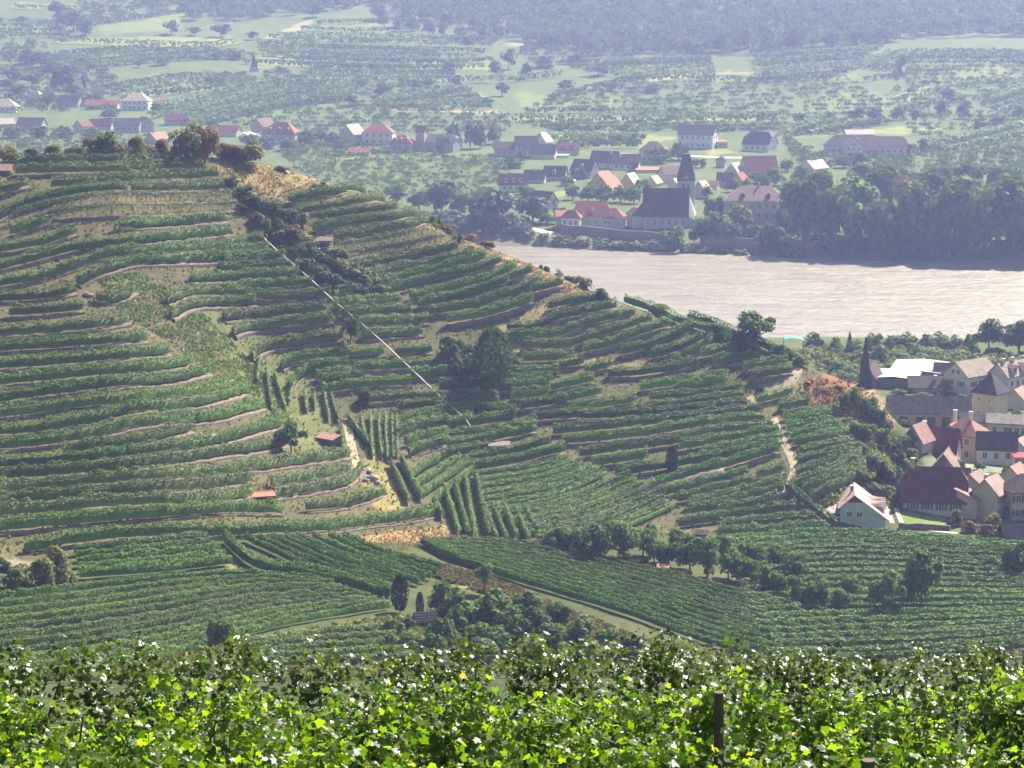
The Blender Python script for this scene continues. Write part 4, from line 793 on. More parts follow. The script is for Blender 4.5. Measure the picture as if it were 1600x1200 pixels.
# tree rows that stand in front of the forest
FR = [(1010, 74, 22, 22), (1035, 76, 24, 22), (1062, 76, 24, 20), (1095, 78, 24, 24), (1128, 80, 30, 30), (1165, 76, 30, 30), (1200, 78, 30, 26), (1240, 78, 34, 34), (1300, 76, 26, 30), (1340, 72, 24, 26), (1375, 66, 26, 26), (670, 56, 26, 26), (645, 48, 22, 24), (690, 58, 24, 22), (720, 60, 20, 24), (755, 62, 26, 24), (780, 62, 22, 20), (665, 30, 20, 24), (700, 40, 22, 24), (740, 44, 22, 24), (770, 42, 20, 24), (600, 42, 20, 22), (625, 48, 20, 24)]
trees(FR, 'pale leaved tree in the row before the far forest', 'trees before the far forest', 'far', ymin=900.0, kind='f', trunk=0.02)

# woods, orchards and scrub of the far side as masses
def mass(name, label, polys, mat, seed, ymin=880.0, kq=40, rows=False):
    rng = np.random.default_rng(seed); Cs, Ns, Ss = [], [], []
    for poly, cnt, hpx, wpx in polys:
        q = np.array(poly, float); pts = []
        while len(pts) < cnt:
            c = rng.uniform(q.min(0), q.max(0), (cnt * 4, 2)); c = c[inpoly(c[:, 0], c[:, 1], q)]; pts += list(c)
        pts = np.array(pts[:cnt])
        if rows: tl = pts[:, 1] + 0.02 * (pts[:, 0] - 800) + 5 * np.sin(pts[:, 0] / 170.0); pts[:, 1] += (np.round(tl / 6.5) * 6.5 - tl) * np.where(pts[:, 1] < 212, 0.85, 0.3)   # planted along the terraces
        g = at(pts[:, 0], pts[:, 1], ymin)
        for g_, p_ in zip(g, pts):
            s = max(g_[1], 100) / F; h = hpx * s * rng.uniform(0.6, 1.3); w = wpx * s * rng.uniform(0.6, 1.25)
            d = rng.normal(size=(kq, 3)); d /= np.linalg.norm(d, axis=1)[:, None]; d[:, 2] = np.abs(d[:, 2]) * 1.15 - 0.35
            lump = 0.75 + 0.4 * vnoise(d[:, 0] * 2 + g_[0], d[:, 1] * 2 + d[:, 2] * 2, seed)
            Cs.append(g_ + d * lump[:, None] * np.array([w / 2, w / 2, h / 2]) + np.array([0, 0, h * 0.45])); Ns.append(d + [0, 0, .2] + rng.normal(0, .4, (kq, 3))); Ss.append(np.full(kq, w * 0.27) * rng.uniform(.6, 1.3, kq))
    V, Q = clumps(np.vstack(Cs), np.vstack(Ns), np.concatenate(Ss), rng)
    tag(link(name, mesh_np(name, V, Q, mats=[mat])), label, kind='stuff')
FOREST = [([(580, 2), (640, 30), (700, 42), (800, 62), (850, 74), (920, 80), (1000, 88), (1060, 90), (1150, 86), (1250, 80), (1380, 72), (1440, 60), (1640, 56), (1640, -8), (580, -8)], 2250, 24, 17), ([(285, 8), (300, 32), (330, 36), (400, 30), (480, 22), (560, 12), (580, -8), (290, -8)], 330, 20, 16),
          ([(300, -8), (1640, -8), (1640, -27), (300, -27)], 390, 22, 18), ([(-40, -2), (290, -2), (290, -26), (-40, -26)], 135, 18, 16)]
mass('woodland', 'dark forest covering the top of the far slope', FOREST, M_farwood, 31, kq=44)
ORCH = [([(440, 242), (620, 235), (800, 250), (800, 300), (700, 320), (560, 296), (470, 276)], 630, 10, 11), ([(400, 140), (600, 160), (800, 180), (800, 205), (640, 210), (420, 205), (330, 190), (420, 150)], 390, 12, 13), ([(-20, 60), (70, 70), (160, 110), (230, 165), (100, 175), (-20, 175)], 225, 15, 17), ([(-20, 205), (300, 215), (300, 248), (-20, 248)], 180, 13, 16),
        ([(1000, 128), (1200, 126), (1330, 130), (1400, 170), (1280, 188), (1000, 182), (830, 168), (860, 150)], 495, 11, 12), ([(1400, 110), (1620, 100), (1620, 225), (1480, 232), (1400, 200), (1380, 165)], 390, 13, 14), ([(800, 188), (1230, 190), (1200, 208), (860, 206)], 225, 11, 12), ([(1220, 215), (1290, 245), (1430, 248), (1620, 225), (1620, 270), (1440, 280), (1250, 262)], 225, 16, 18), ([(880, 60), (1000, 92), (940, 112), (840, 110), (800, 76)], 135, 14, 15),
        ([(430, 215), (560, 225), (640, 240), (560, 246), (440, 246)], 105, 12, 14), ([(130, 0), (290, 0), (290, 18), (150, 36), (90, 30)], 105, 12, 16), ([(420, 108), (560, 126), (700, 130), (640, 150), (520, 150), (400, 126)], 135, 9, 13), ([(1040, 195), (1230, 195), (1230, 206), (1050, 208)], 60, 10, 13)]
mass('orchard_scrub', 'orchards and scrub spread over the far slopes', [(p_, int(c_ * 1.35), h_ * .66, w_ * .8) for p_, c_, h_, w_ in ORCH], M_far, 33, kq=26, rows=True)
mass('bank_thicket', 'undergrowth along the near river bank', [([(1250, 548), (1520, 552), (1620, 560), (1620, 580), (1490, 580), (1360, 606), (1260, 580), (1220, 560)], 225, 13, 22)], M_olive, 35, ymin=455.0)
mass('park_undergrowth', 'dark undergrowth below the far bank trees', [([(1210, 380), (1640, 388), (1640, 408), (1210, 398)], 225, 22, 30), ([(640, 340), (820, 352), (830, 372), (780, 370), (640, 350)], 90, 18, 26)], M_dark, 36, ymin=FAR)
# far vine rows, hedged field edges
FL = [[(420, 61), (500, 64), (640, 67), (780, 64)], [(470, 47), (560, 51), (655, 48)], [(495, 38), (560, 36), (615, 33)], [(480, 111), (530, 107), (640, 106)], [(475, 117), (560, 117), (700, 120)], [(490, 123), (600, 124), (690, 126)], [(645, 100), (700, 100), (770, 97)], [(650, 108), (720, 107), (760, 109)], [(590, 159), (660, 144), (720, 140)],
      [(610, 167), (690, 153), (730, 146)], [(600, 173), (700, 172), (770, 172)], [(0, 53), (60, 57), (105, 58)], [(150, 39), (200, 33), (290, 18)], [(85, 67), (200, 71), (320, 75), (370, 68)], [(140, 105), (230, 98), (330, 93)], [(70, 90), (160, 82), (250, 78)], [(240, 186), (330, 162), (420, 142)], [(265, 192), (350, 170), (440, 150)], [(290, 180), (380, 158), (500, 150)], [(330, 195), (420, 172), (520, 160)],
      [(1175, 91), (1250, 85), (1370, 79)], [(1178, 97), (1260, 92), (1355, 88)], [(1180, 103), (1260, 99), (1330, 97)], [(1200, 122), (1282, 120), (1330, 111)], [(1440, 87), (1520, 86), (1620, 87)], [(1418, 95), (1520, 94), (1620, 93)], [(940, 102), (1000, 99), (1100, 96)], [(955, 108), (1020, 105), (1110, 103)], [(800, 190), (1000, 191), (1215, 190)], [(860, 218), (940, 219), (1010, 218)], [(870, 228), (940, 229), (1000, 228)],
      [(1440, 238), (1500, 226), (1620, 200)], [(1230, 214), (1300, 202), (1390, 194)], [(1100, 127), (1200, 128), (1320, 124)], [(1000, 182), (1100, 183), (1220, 182)], [(820, 177), (950, 176), (1100, 178)], [(1350, 128), (1420, 118), (1500, 112)], [(1440, 150), (1500, 138), (1600, 128)], [(1400, 176), (1480, 160), (1600, 150)], [(380, 100), (480, 104), (540, 104)], [(20, 14), (80, 16), (130, 13)], [(700, 130), (800, 128), (880, 120)], [(860, 160), (930, 140), (1000, 128)]]
FL += between([(1340, 107), (1392, 84)], [(1398, 112), (1434, 84)], 6) + between([(1545, 158), (1610, 132)], [(1560, 176), (1620, 160)], 5) + between([(160, 140), (300, 120), (400, 128)], [(225, 152), (330, 142), (400, 130)], 4) + between([(590, 160), (730, 140)], [(600, 173), (760, 166)], 5)
FL += between([(80, 96), (180, 84), (330, 80)], [(140, 108), (280, 94), (400, 88)], 5) + between([(400, 68), (540, 76), (690, 84)], [(410, 92), (540, 98), (640, 100)], 6) + between([(240, 174), (420, 134), (560, 142)], [(300, 200), (440, 170), (540, 158)], 8) + between([(1210, 214), (1290, 191)], [(1300, 210), (1380, 194)], 6) + between([(1430, 238), (1520, 215), (1610, 192)], [(1480, 240), (1560, 224), (1620, 208)], 5) + between([(865, 208), (1000, 212)], [(905, 231), (1000, 231)], 4)
FL += between([(430, 58), (600, 60), (780, 66)], [(485, 124), (600, 128), (700, 128)], 8) + between([(1172, 86), (1380, 76)], [(1180, 130), (1335, 112)], 7) + between([(1430, 82), (1610, 82)], [(1415, 102), (1610, 100)], 4) + between([(930, 100), (1110, 92)], [(960, 128), (1120, 124)], 5) + between([(0, 36), (90, 38)], [(0, 60), (110, 58)], 4)
FRANK = np.argsort(np.argsort([np.mean([q[1] for q in f]) for f in FL], kind='stable'))
for i, f in enumerate(FL):
    pts = catmull(f, 8.0); g = smooth3(at(pts[:, 0], pts[:, 1], 880.0), 2); L_ = np.linalg.norm(np.diff(g[:, :2], axis=0), axis=1).sum()
    rng = np.random.default_rng(i); C, Nn = hedge_pts(g, 4.2 * rng.uniform(.7, 1.2), 3.0, 4.0, rng, 0.1, 5.0)
    V, Q = clumps(C, Nn, rng.uniform(1.5, 2.5, len(C)), rng)
    tag(link('vine_row', mesh_np('vine_row', V, Q, mats=[M_tree if i % 3 else M_farwood])), f'hazy vine hedge line, {ordn(int(FRANK[i]))} from the top of the far slope', 'vine row', 'vine hedge lines on the far slopes')
# weeds, dry grass and stones on the hill
def tufts(name, label, poly, cnt, mat, hs, seed, ymin=190.0, flat=False):
    rng = np.random.default_rng(seed); q = np.array(poly, float); pts = []
    while len(pts) < cnt:
        c = rng.uniform(q.min(0), q.max(0), (cnt * 3, 2)); c = c[inpoly(c[:, 0], c[:, 1], q)]
        c = c[rng.random(len(c)) < fbm(c[:, 0] / 18, c[:, 1] / 9, seed) * 1.5 - 0.25]; pts += list(c)
    pts = np.array(pts[:cnt]); g = at(pts[:, 0], pts[:, 1], ymin); s = rng.uniform(0.4, 1.3, cnt) * hs
    g[:, 2] += s * 0.35; nn = rng.normal(0, 1, (cnt, 3)); nn[:, 2] = np.abs(nn[:, 2]) * 0.6
    V, Q = clumps(g, nn, s, rng); tag(link(name, mesh_np(name, V, Q, mats=[mat])), label, kind='stuff')
tufts('weeds', 'weeds and dry grass tufts between the vine terraces', HILL, 16000, M_weed, 0.5, 41)
tufts('green_weeds', 'green weeds between the vine terraces', HILL, 9000, M_vine, 0.5, 42)
tufts('hollow_scrub', 'straggling vines and scrub in the fold of the hill', [(150, 435), (215, 425), (300, 470), (345, 520), (430, 600), (470, 690), (440, 690), (370, 620), (300, 560), (240, 520), (190, 490)], 6500, M_vinepale, 0.45, 43)
tufts('dry_grass', 'dry grass on the bare crest', [(335, 244), (425, 258), (520, 287), (560, 300), (470, 316), (430, 308), (385, 298), (350, 272)], 3500, M_drygrass, 0.26, 44)
tufts('dry_grass', 'dry grass along the crest above the river', [(640, 334), (730, 378), (810, 406), (900, 447), (975, 478), (930, 476), (880, 462), (840, 430), (760, 392), (690, 368)], 3000, M_drygrass, 0.26, 45)
tufts('tall_weeds', 'pale seeding weeds in a strip beside the long flat plot', [(560, 862), (640, 870), (770, 905), (870, 945), (1000, 1000), (1060, 1015), (1000, 1015), (880, 985), (760, 930), (640, 890)], 9000, M_weed, 0.7, 46)
tufts('dry_grass', 'dry grass on the bank below the red soil', [(540, 845), (700, 822), (720, 845), (640, 860), (590, 856)], 1600, M_drygrass, 0.26, 47)
tufts('rough_grass', 'rough grass on the scrubby bank at the valley bottom', [(330, 1015), (480, 985), (640, 962), (900, 985), (1000, 1010), (900, 1030), (400, 1035)], 6000, M_olive, 0.8, 48)
tufts('rough_grass', 'rough grass under the orchard trees', [(850, 862), (1000, 875), (1120, 915), (1250, 955), (1480, 955), (1480, 975), (1250, 975), (1100, 925), (980, 895)], 5000, M_weed, 0.6, 49)
tufts('cliff_scrub', 'dry scrub clinging to the red cliff', [(1225, 640), (1262, 592), (1345, 595), (1400, 650), (1395, 670), (1340, 655)], 1200, M_dry, 0.5, 50)
tufts('bank_scrub', 'rough green scrub on the bank between cliff and village', [(1250, 655), (1360, 655), (1400, 680), (1440, 740), (1440, 790), (1400, 795), (1300, 800), (1245, 760)], 5000, M_olive, 0.8, 51)

tufts('rough_grass', 'rough weeds and brambles in the valley bottom behind the near vines', [(-20, 1035), (400, 1000), (650, 985), (1000, 1005), (1250, 1010), (1620, 1000), (1620, 1050), (-20, 1065)], 9000, M_olive, 0.9, 52)
trees([(675, 1030, 44, 50), (755, 1035, 46, 54), (835, 1032, 40, 50), (915, 1030, 36, 46), (985, 1035, 30, 40), (1040, 1040, 24, 34), (600, 1035, 34, 44), (880, 1045, 36, 46)], 'bush low in the valley just behind the near vines', 'bushes behind the near vines', 'near', kind='t', shape='bush')
# ------------------------------------------------------------------ buildings
_wm = {}
def window_mesh(w, h, fm, arch=False, shut=None):
    key = (round(w, 2), round(h, 2), fm.name, arch, shut.name if shut else '')
    if key not in _wm:
        mb = MB(); f = 0.11
        mb.box(-w / 2, w / 2, -0.05, 0.05, -h / 2, h / 2, 0)
        for a_ in ((-w / 2 - f, w / 2 + f, -h / 2 - f, -h / 2), (-w / 2 - f, w / 2 + f, h / 2, h / 2 + f), (-w / 2 - f, -w / 2, -h / 2, h / 2), (w / 2, w / 2 + f, -h / 2, h / 2)):
            mb.box(a_[0], a_[1], -0.10, 0.05, a_[2], a_[3], 1)
        mb.box(-0.03, 0.03, -0.08, 0.02, -h / 2, h / 2, 1)
        if arch:
            k = 8; pts = [(w / 2 * cos(pi * i / k), h / 2 + f + w / 2 * sin(pi * i / k)) for i in range(k + 1)]
            mb.solid([(x, -0.05, z) for x, z in pts], [(x, 0.05, z) for x, z in pts], 0)
        if shut:
            for s in (-1, 1): mb.box(min(s * (w / 2 + f), s * (w + f)), max(s * (w / 2 + f), s * (w + f)), -0.09, 0.0, -h / 2, h / 2, 2)
        _wm[key] = mb.mesh('window', [M_glass, fm] + ([shut] if shut else []))
    return _wm[key]
def put_window(root, x, y, z, ang, w, h, fm=None, arch=False, shut=None):
    o = link('window', window_mesh(w, h, fm or M_white, arch, shut), root, (x, y, z)); o.rotation_euler = (0, 0, ang); return o
def roof_obj(root, kind, L, D, hw, hr, rc, o=0.45, t=0.22, hk=1.0):
    mb = MB(); sl = hr / (D / 2); ye = D / 2 + o; ze = hw - o * sl; zr = hw + hr; xe = L / 2 + o
    if kind == 'gable':
        pf = [(-ye, ze), (0, zr), (ye, ze), (ye, ze + t), (0, zr + t), (-ye, ze + t)]
        mb.solid([(-xe, y, z) for y, z in pf], [(xe, y, z) for y, z in pf], 0)
    elif kind == 'half':
        xr = xe - D * 0.22; z1 = hw + hr * 0.55; y1 = D / 2 * 0.45
        for dz in (t, 0):
            for s in (1, -1):
                P_ = [(-xe, s * ye, ze + dz), (xe, s * ye, ze + dz), (xe, s * y1, z1 + dz), (xr, 0, zr + dz), (-xr, 0, zr + dz), (-xe, s * y1, z1 + dz)]
                mb.poly(P_ if s < 0 else P_[::-1], 0)
            for s in (1, -1): mb.poly([(s * xe, -y1, z1 + dz), (s * xe, y1, z1 + dz), (s * xr, 0, zr + dz)], 0)
    elif kind in ('hip', 'pyr'):
        r = max(0.0 if kind == 'pyr' else 0.05, L / 2 - D / 2 * hk) if kind == 'hip' else 0.02
        b = [(-xe, -ye, hw - 0.12), (xe, -ye, hw - 0.12), (xe, ye, hw - 0.12), (-xe, ye, hw - 0.12)]; u = [(x, y, z + 0.2) for x, y, z in b]
        mb.poly(b[::-1]); mb.solid(b, u, 0, caps=False)
        a1, a2 = (-r, 0, zr), (r, 0, zr)
        mb.poly([u[0], u[1], a2, a1]); mb.poly([u[2], u[3], a1, a2]); mb.poly([u[1], u[2], a2]); mb.poly([u[3], u[0], a1])
    elif kind == 'shed':
        mb.solid([(-xe, -ye, hw), (xe, -ye, hw), (xe, ye, hw + hr), (-xe, ye, hw + hr)], [(-xe, -ye, hw + t), (xe, -ye, hw + t), (xe, ye, hw + hr + t), (-xe, ye, hw + hr + t)])
    return mb.build('roof', rooftile(rc), root)
def gable_walls(mb, kind, L, D, hw, hr, m=0, dn=2.0):
    x, y = L / 2, D / 2
    if kind == 'gable': pf = [(-y, -dn), (y, -dn), (y, hw), (0, hw + hr - 0.02), (-y, hw)]
    elif kind == 'half': pf = [(-y, -dn), (y, -dn), (y, hw), (y * 0.45, hw + hr * 0.55), (-y * 0.45, hw + hr * 0.55), (-y, hw)]
    elif kind == 'shed': pf = [(-y, -dn), (y, -dn), (y, hw + hr), (-y, hw)]
    else: pf = [(-y, -dn), (y, -dn), (y, hw), (-y, hw)]
    mb.solid([(-x, a, b) for a, b in pf], [(x, a, b) for a, b in pf], m)
def chimney(roof, x, y, z, h, w=0.6, c=None):
    mb = MB(); mb.box(x - w / 2, x + w / 2, y - w / 2, y + w / 2, z - 0.8, z + h, 0); mb.box(x - w / 2 - .1, x + w / 2 + .1, y - w / 2 - .1, y + w / 2 + .1, z + h, z + h + .14, 1)
    return mb.build('chimney', [c or plaster((0.62, 0.56, 0.50)), M_whitemetal], roof)
def dormer(root, x, L, D, hw, hr, wc, rc, w=1.5, h=1.3, side=-1, f=0.30):
    """small gabled dormer on the front (or right hand) slope"""
    yb = D / 2 * (1 - f); y1 = side * (yb + 0.7); z0 = hw + hr * f - 0.3; y2 = side * max(0.2, yb - (h + w * .4) * D / 2 / hr)
    mb = MB(); mb.solid([(x - w / 2, y1, z0 - .6), (x + w / 2, y1, z0 - .6), (x + w / 2, y1, z0 + h), (x, y1, z0 + h + w * .4), (x - w / 2, y1, z0 + h)],
                        [(x - w / 2, y2, z0 - .6), (x + w / 2, y2, z0 - .6), (x + w / 2, y2, z0 + h), (x, y2, z0 + h + w * .4), (x - w / 2, y2, z0 + h)], 0)
    e = w / 2 + .2; zt = z0 + h - .1; za = z0 + h + w * .4 + .05; yf = y1 + side * .2
    mb.solid([(x - e, yf, zt), (x, yf, za), (x + e, yf, zt), (x + e, yf, zt + .15), (x, yf, za + .15), (x - e, yf, zt + .15)], [(x - e, y2, zt), (x, y2, za), (x + e, y2, zt), (x + e, y2, zt + .15), (x, y2, za + .15), (x - e, y2, zt + .15)], 1)
    mb.box(x - w * .3, x + w * .3, min(y1, y1 + side * .05), max(y1, y1 + side * .05), z0 + .15, z0 + h - .1, 2)
    return mb.build('dormer', [plaster(wc), rooftile(rc), M_glass], root)
WHT, CRM, PNK, YEL, GRY, ORW = (0.72, 0.70, 0.66), (0.62, 0.56, 0.45), (0.60, 0.44, 0.38), (0.62, 0.50, 0.28), (0.46, 0.45, 0.45), (0.56, 0.40, 0.28)
DKR, RED, SAL, BRN, SLT, PLE, GRR = (0.16, 0.055, 0.050), (0.30, 0.095, 0.062), (0.44, 0.19, 0.13), (0.16, 0.095, 0.075), (0.085, 0.080, 0.090), (0.52, 0.42, 0.35), (0.26, 0.235, 0.225)
def house(px, py, L, D, hw, hr, yaw, label, wc=WHT, rc=DKR, roof='gable', front=(0, 0), right=(0, 0), left=(0, 0), chim=(), dorm=0, cat='house', name='house', ymin=None, fm=None, shut=None, wsz=(0.9, 1.25), arch=False, hk=1.0, o=0.45, dormc=None, loc=None, door=None):
    ymin = ymin or (860.0 if py < 375 else 370.0)
    g = at1(px, py, ymin); s = g[1] / F; L, D, hw, hr = L * s, D * s, hw * s, hr * s; ya = radians(yaw)
    Yc = g[1] + 0.5 * (D * abs(cos(ya)) + L * abs(sin(ya))); a_, _ = ray(px, py)
    r = empty(name, (float(a_) * Yc, Yc, g[2]), ya); tag(r, label, cat)
    mb = MB(); gable_walls(mb, roof, L, D, hw, hr); mb.build('wall', plaster(wc), r)
    ro = roof_obj(r, roof, L, D, hw, hr, rc, o=o, hk=hk)
    def grid(cols, rows, face):
        if not cols: return
        W_ = L if face == 'f' else D; ww = min(wsz[0], W_ / cols * 0.5); hh = min(wsz[1], hw / rows * 0.62)
        for j in range(rows):
            z = hw * (j + 0.55) / rows
            for i in range(cols):
                u = (i + 0.5) / cols * W_ * 0.9 - W_ * 0.45
                if face == 'f': put_window(r, u, -D / 2, z, 0, ww, hh, fm, arch, shut)
                elif face == 'r': put_window(r, L / 2, u, z, pi / 2, ww, hh, fm, arch, shut)
                else: put_window(r, -L / 2, -u, z, -pi / 2, ww, hh, fm, arch, shut)
        if face in 'rl' and roof in ('gable', 'half') and hr > 3 and rows:
            for u in (-0.8, 0.8) if D > 7 else (0.0,):
                if face == 'r': put_window(r, L / 2, u, hw + hr * 0.25, pi / 2, ww * .9, hh * .8, fm)
                else: put_window(r, -L / 2, u, hw + hr * 0.25, -pi / 2, ww * .9, hh * .8, fm)
    grid(*front, 'f'); grid(*right, 'r'); grid(*left, 'l')
    for c in chim:
        cx, cy = c[0] * L / 2, c[1] * D / 2
        zt = hw + hr * (1 - abs(c[1])) if roof != 'pyr' else hw + hr * (1 - max(abs(c[0]), abs(c[1])))
        chimney(ro, cx, cy, zt, c[2] if len(c) > 2 else 1.0, 0.65, plaster(c[3]) if len(c) > 3 else None)
    for i in range(dorm): dormer(r, (i + 0.5) / dorm * L * 0.8 - L * 0.4, L, D, hw, hr, dormc or wc, rc)
    if door is not None:
        for u in door: d = MB(); d.box(u * L - 0.9, u * L + 0.9, -D / 2 - .05, -D / 2 + .1, -0.2, min(2.3, hw - .3)); d.build('door', M_wood, r)
    r['_dims'] = (L, D, hw, hr)
    return r
H = house
# far village, left part
H(8, 176, 40, 26, 9, 12, 0, 'white house with bright pale hip roof at the far left edge', rc=PLE, roof='hip', front=(5, 1))
H(58, 163, 28, 24, 8, 13, -20, 'small house with a glaring pale roof among dark trees', rc=PLE, roof='hip', right=(2, 1), wc=GRY)
H(110, 168, 36, 22, 8, 10, -15, 'grey house with dark roof and pale right gable between trees', rc=SLT, wc=GRY, front=(3, 1))
H(160, 171, 50, 20, 7, 7, 0, 'long low pink roofed building left of the white two storey house', rc=RED, wc=PNK, front=(4, 1))
H(214, 172, 42, 28, 14, 12, -4, 'white two storey house with bright pale hip roof on the far left', rc=PLE, roof='hip', front=(5, 2), chim=((-.3, .2),))
H(153, 149, 20, 16, 6, 7, 10, 'tiny dark roofed house above the pink roofed building', rc=BRN, wc=GRY)
H(253, 159, 12, 12, 3, 4, 0, 'tiny hut with pinkish roof at the edge of the field', rc=SAL, wc=GRY, cat='hut', name='hut')
H(6, 199, 30, 20, 5, 8, 25, 'pale roofed shed at the left edge below the white house', rc=PLE, wc=GRY, cat='shed', name='shed')
H(50, 204, 40, 26, 8, 11, -10, 'dark blue grey roofed house with a white gable at the far left', rc=SLT, wc=GRY, right=(1, 1))
H(130, 206, 24, 20, 8, 9, 60, 'small gabled house with pale front behind the hill crest', rc=DKR, wc=CRM, left=(1, 1))
H(158, 203, 34, 20, 6, 10, 0, 'low purple roofed house behind the hill crest', rc=DKR, wc=GRY)
H(200, 208, 40, 24, 12, 10, 0, 'long grey walled house with dark roof behind the crest bushes', rc=SLT, wc=GRY, front=(4, 1))
H(226, 206, 24, 22, 12, 10, -60, 'grey gabled house end right of the long grey walled one', rc=SLT, wc=GRY, right=(2, 1))
H(246, 226, 30, 22, 8, 10, 56, 'house with glaring salmon roof just behind the crest bushes', rc=SAL, wc=PNK, chim=((-.5, 0, 1.2),))
H(276, 196, 34, 22, 8, 9, 5, 'purple roofed house left of the big crest tree', rc=DKR, wc=GRY)
H(356, 214, 38, 22, 8, 9, -15, 'pale house with white gable right of the big crest tree', rc=RED, wc=CRM, right=(1, 1))
H(392, 218, 22, 14, 4, 6, 60, 'little outbuilding with glaring white roof in front of the red roofed house', rc=(0.7, 0.66, 0.6), wc=GRY, roof='shed', cat='shed', name='shed')
H(412, 206, 34, 24, 8, 12, 58, 'gabled house with pale right slope behind the red roofed one', rc=BRN, wc=PNK)
H(440, 222, 54, 34, 12, 18, -12, 'large house with red hip roof and dormers above the orchard', rc=RED, wc=GRY, roof='hip', dorm=3, front=(4, 1))
H(551, 226, 32, 26, 16, 14, 60, 'house with bright T shaped ridge beside the white four window house', rc=PLE, wc=CRM, front=(2, 2), right=(1, 2))
H(592, 226, 48, 32, 18, 13, -6, 'white two storey house with purple roof and lit salmon hip', rc=RED, wc=WHT, roof='hip', front=(4, 2), right=(2, 1), fm=M_white)
H(562, 243, 32, 16, 5, 6, -5, 'low shed with plain red roof in the orchard', rc=SAL, wc=PNK, cat='shed', name='shed')
H(629, 238, 36, 26, 14, 12, -14, 'mauve walled house with small roof windows and lit salmon gable', rc=RED, wc=(0.50, 0.40, 0.44), roof='hip', front=(3, 1), dorm=3)
H(659, 236, 14, 14, 30, 8, -20, 'narrow reddish stair tower beside the mauve house', rc=RED, wc=PNK, cat='tower', name='stair_tower', front=(1, 2))
H(690, 238, 56, 34, 14, 12, -24, 'big grey barn with half hipped gable left of the dark trees', rc=(0.15, 0.13, 0.15), wc=(0.36, 0.36, 0.42), roof='half', cat='barn', name='barn', front=(2, 1))
H(762, 203, 10, 12, 5, 5, -60, 'tiny gable with glowing red roof among tall dark trees', rc=SAL, wc=PNK)
H(798, 245, 50, 24, 12, 10, -4, 'long pinkish house with red brown roof in front of the field', rc=BRN, wc=PNK, front=(5, 1))
H(822, 246, 34, 26, 20, 12, -4, 'grey two storey house adjoining the long pinkish one', rc=SLT, wc=GRY, front=(3, 2))
H(848, 228, 26, 24, 6, 14, 64, 'house end with glaring cream roof slope and black chimney shadow', rc=PLE, wc=WHT, roof='half')
H(850, 249, 38, 28, 9, 13, -10, 'low white house with dark roof and white gable below the cream roof', rc=SLT, wc=WHT, right=(1, 1))
H(887, 243, 34, 26, 9, 10, 0, 'house with two small dormers and a flat white canopy in front', rc=DKR, wc=GRY, dorm=2)
H(880, 246, 16, 8, 3, 1, 0, 'flat white roofed carport in the far village', rc=(0.7, 0.68, 0.64), wc=WHT, roof='shed', cat='carport', name='carport')
# far village, middle
H(801, 300, 42, 26, 12, 15, 6, 'white house with long dark red roof and three pointed dormers', rc=DKR, wc=WHT, front=(4, 1), dorm=3)
H(836, 287, 32, 26, 7, 13, -10, 'house with blackish purple roof right of the three dormer house', rc=SLT, wc=GRY, chim=((-.1, 0),))
H(868, 283, 34, 28, 8, 14, -14, 'house with broad blackish roof and small white dormer by the shed', rc=SLT, wc=GRY, dorm=1, dormc=WHT)
H(889, 288, 18, 12, 4, 2, -5, 'low shed with flat pale roof in a garden', rc=PLE, wc=CRM, roof='shed', cat='shed', name='shed')
H(914, 279, 36, 30, 12, 16, -30, 'dark roofed house with glaring white left dormer and pale right gable', rc=SLT, wc=CRM, right=(2, 1), dorm=1, dormc=WHT)
H(946, 264, 42, 30, 10, 16, -22, 'house with brown cross gables and a tall white chimney', rc=BRN, wc=WHT, chim=((.5, -.2, 1.8, WHT),), front=(2, 1))
H(978, 266, 42, 28, 10, 14, -8, 'house with broad purple brown roof and three small windows', rc=BRN, wc=WHT, front=(4, 1), chim=((-.4, -.3, 1.0, WHT),))
H(1021, 252, 42, 30, 17, 13, -8, 'white two storey house with dark windows and lit cream hip', rc=BRN, wc=WHT, roof='hip', front=(3, 2), right=(1, 2))
H(848, 328, 38, 30, 11, 16, -38, 'brown roofed house with pale right gable beside the round tree', rc=BRN, wc=CRM, right=(2, 1))
H(942, 296, 40, 30, 6, 20, 62, 'rear of two houses with large plain salmon roofs', rc=SAL, wc=ORW)
H(950, 304, 42, 34, 6, 20, 60, 'front one of two houses with large plain salmon roofs', rc=SAL, wc=ORW)
H(985, 296, 28, 26, 7, 17, 64, 'narrow house with steep glaring cream roof slope', rc=PLE, wc=ORW)
H(1022, 292, 22, 18, 6, 10, 60, 'small house with pale orange roof left of the church tower', rc=(0.55, 0.40, 0.28), wc=CRM)
H(1048, 287, 36, 24, 14, 11, 28, 'pale pink gabled house with one dark window by the tower', rc=BRN, wc=(0.66, 0.55, 0.54), left=(1, 1))
H(1056, 296, 18, 18, 6, 10, 60, 'bright white roof peeping out left of the church spire', rc=(0.68, 0.62, 0.54), wc=WHT)
H(1012, 270, 36, 14, 4, 3, 0, 'long low flat building with bright roof edges behind the church', rc=SAL, wc=CRM, roof='shed')
H(1097, 310, 22, 22, 12, 14, 58, 'pale orange roofed house directly right of the church tower', rc=(0.55, 0.40, 0.29), wc=CRM)
H(1090, 233, 56, 34, 22, 14, -18, 'large white house with blue window frames and two rows of windows', rc=SLT, wc=(0.68, 0.71, 0.76), front=(6, 2), right=(2, 2), fm=M_blue, wsz=(1.0, 1.5), chim=((-.3, 0),))
H(1128, 231, 16, 16, 9, 4, 0, 'small pink annexe right of the blue framed house', rc=SAL, wc=(0.66, 0.52, 0.48), front=(2, 1), roof='hip')
H(1187, 238, 44, 36, 12, 18, -30, 'white farmhouse with dark half hipped roof and windowed gable', rc=SLT, wc=WHT, roof='half', front=(4, 1), right=(4, 1))
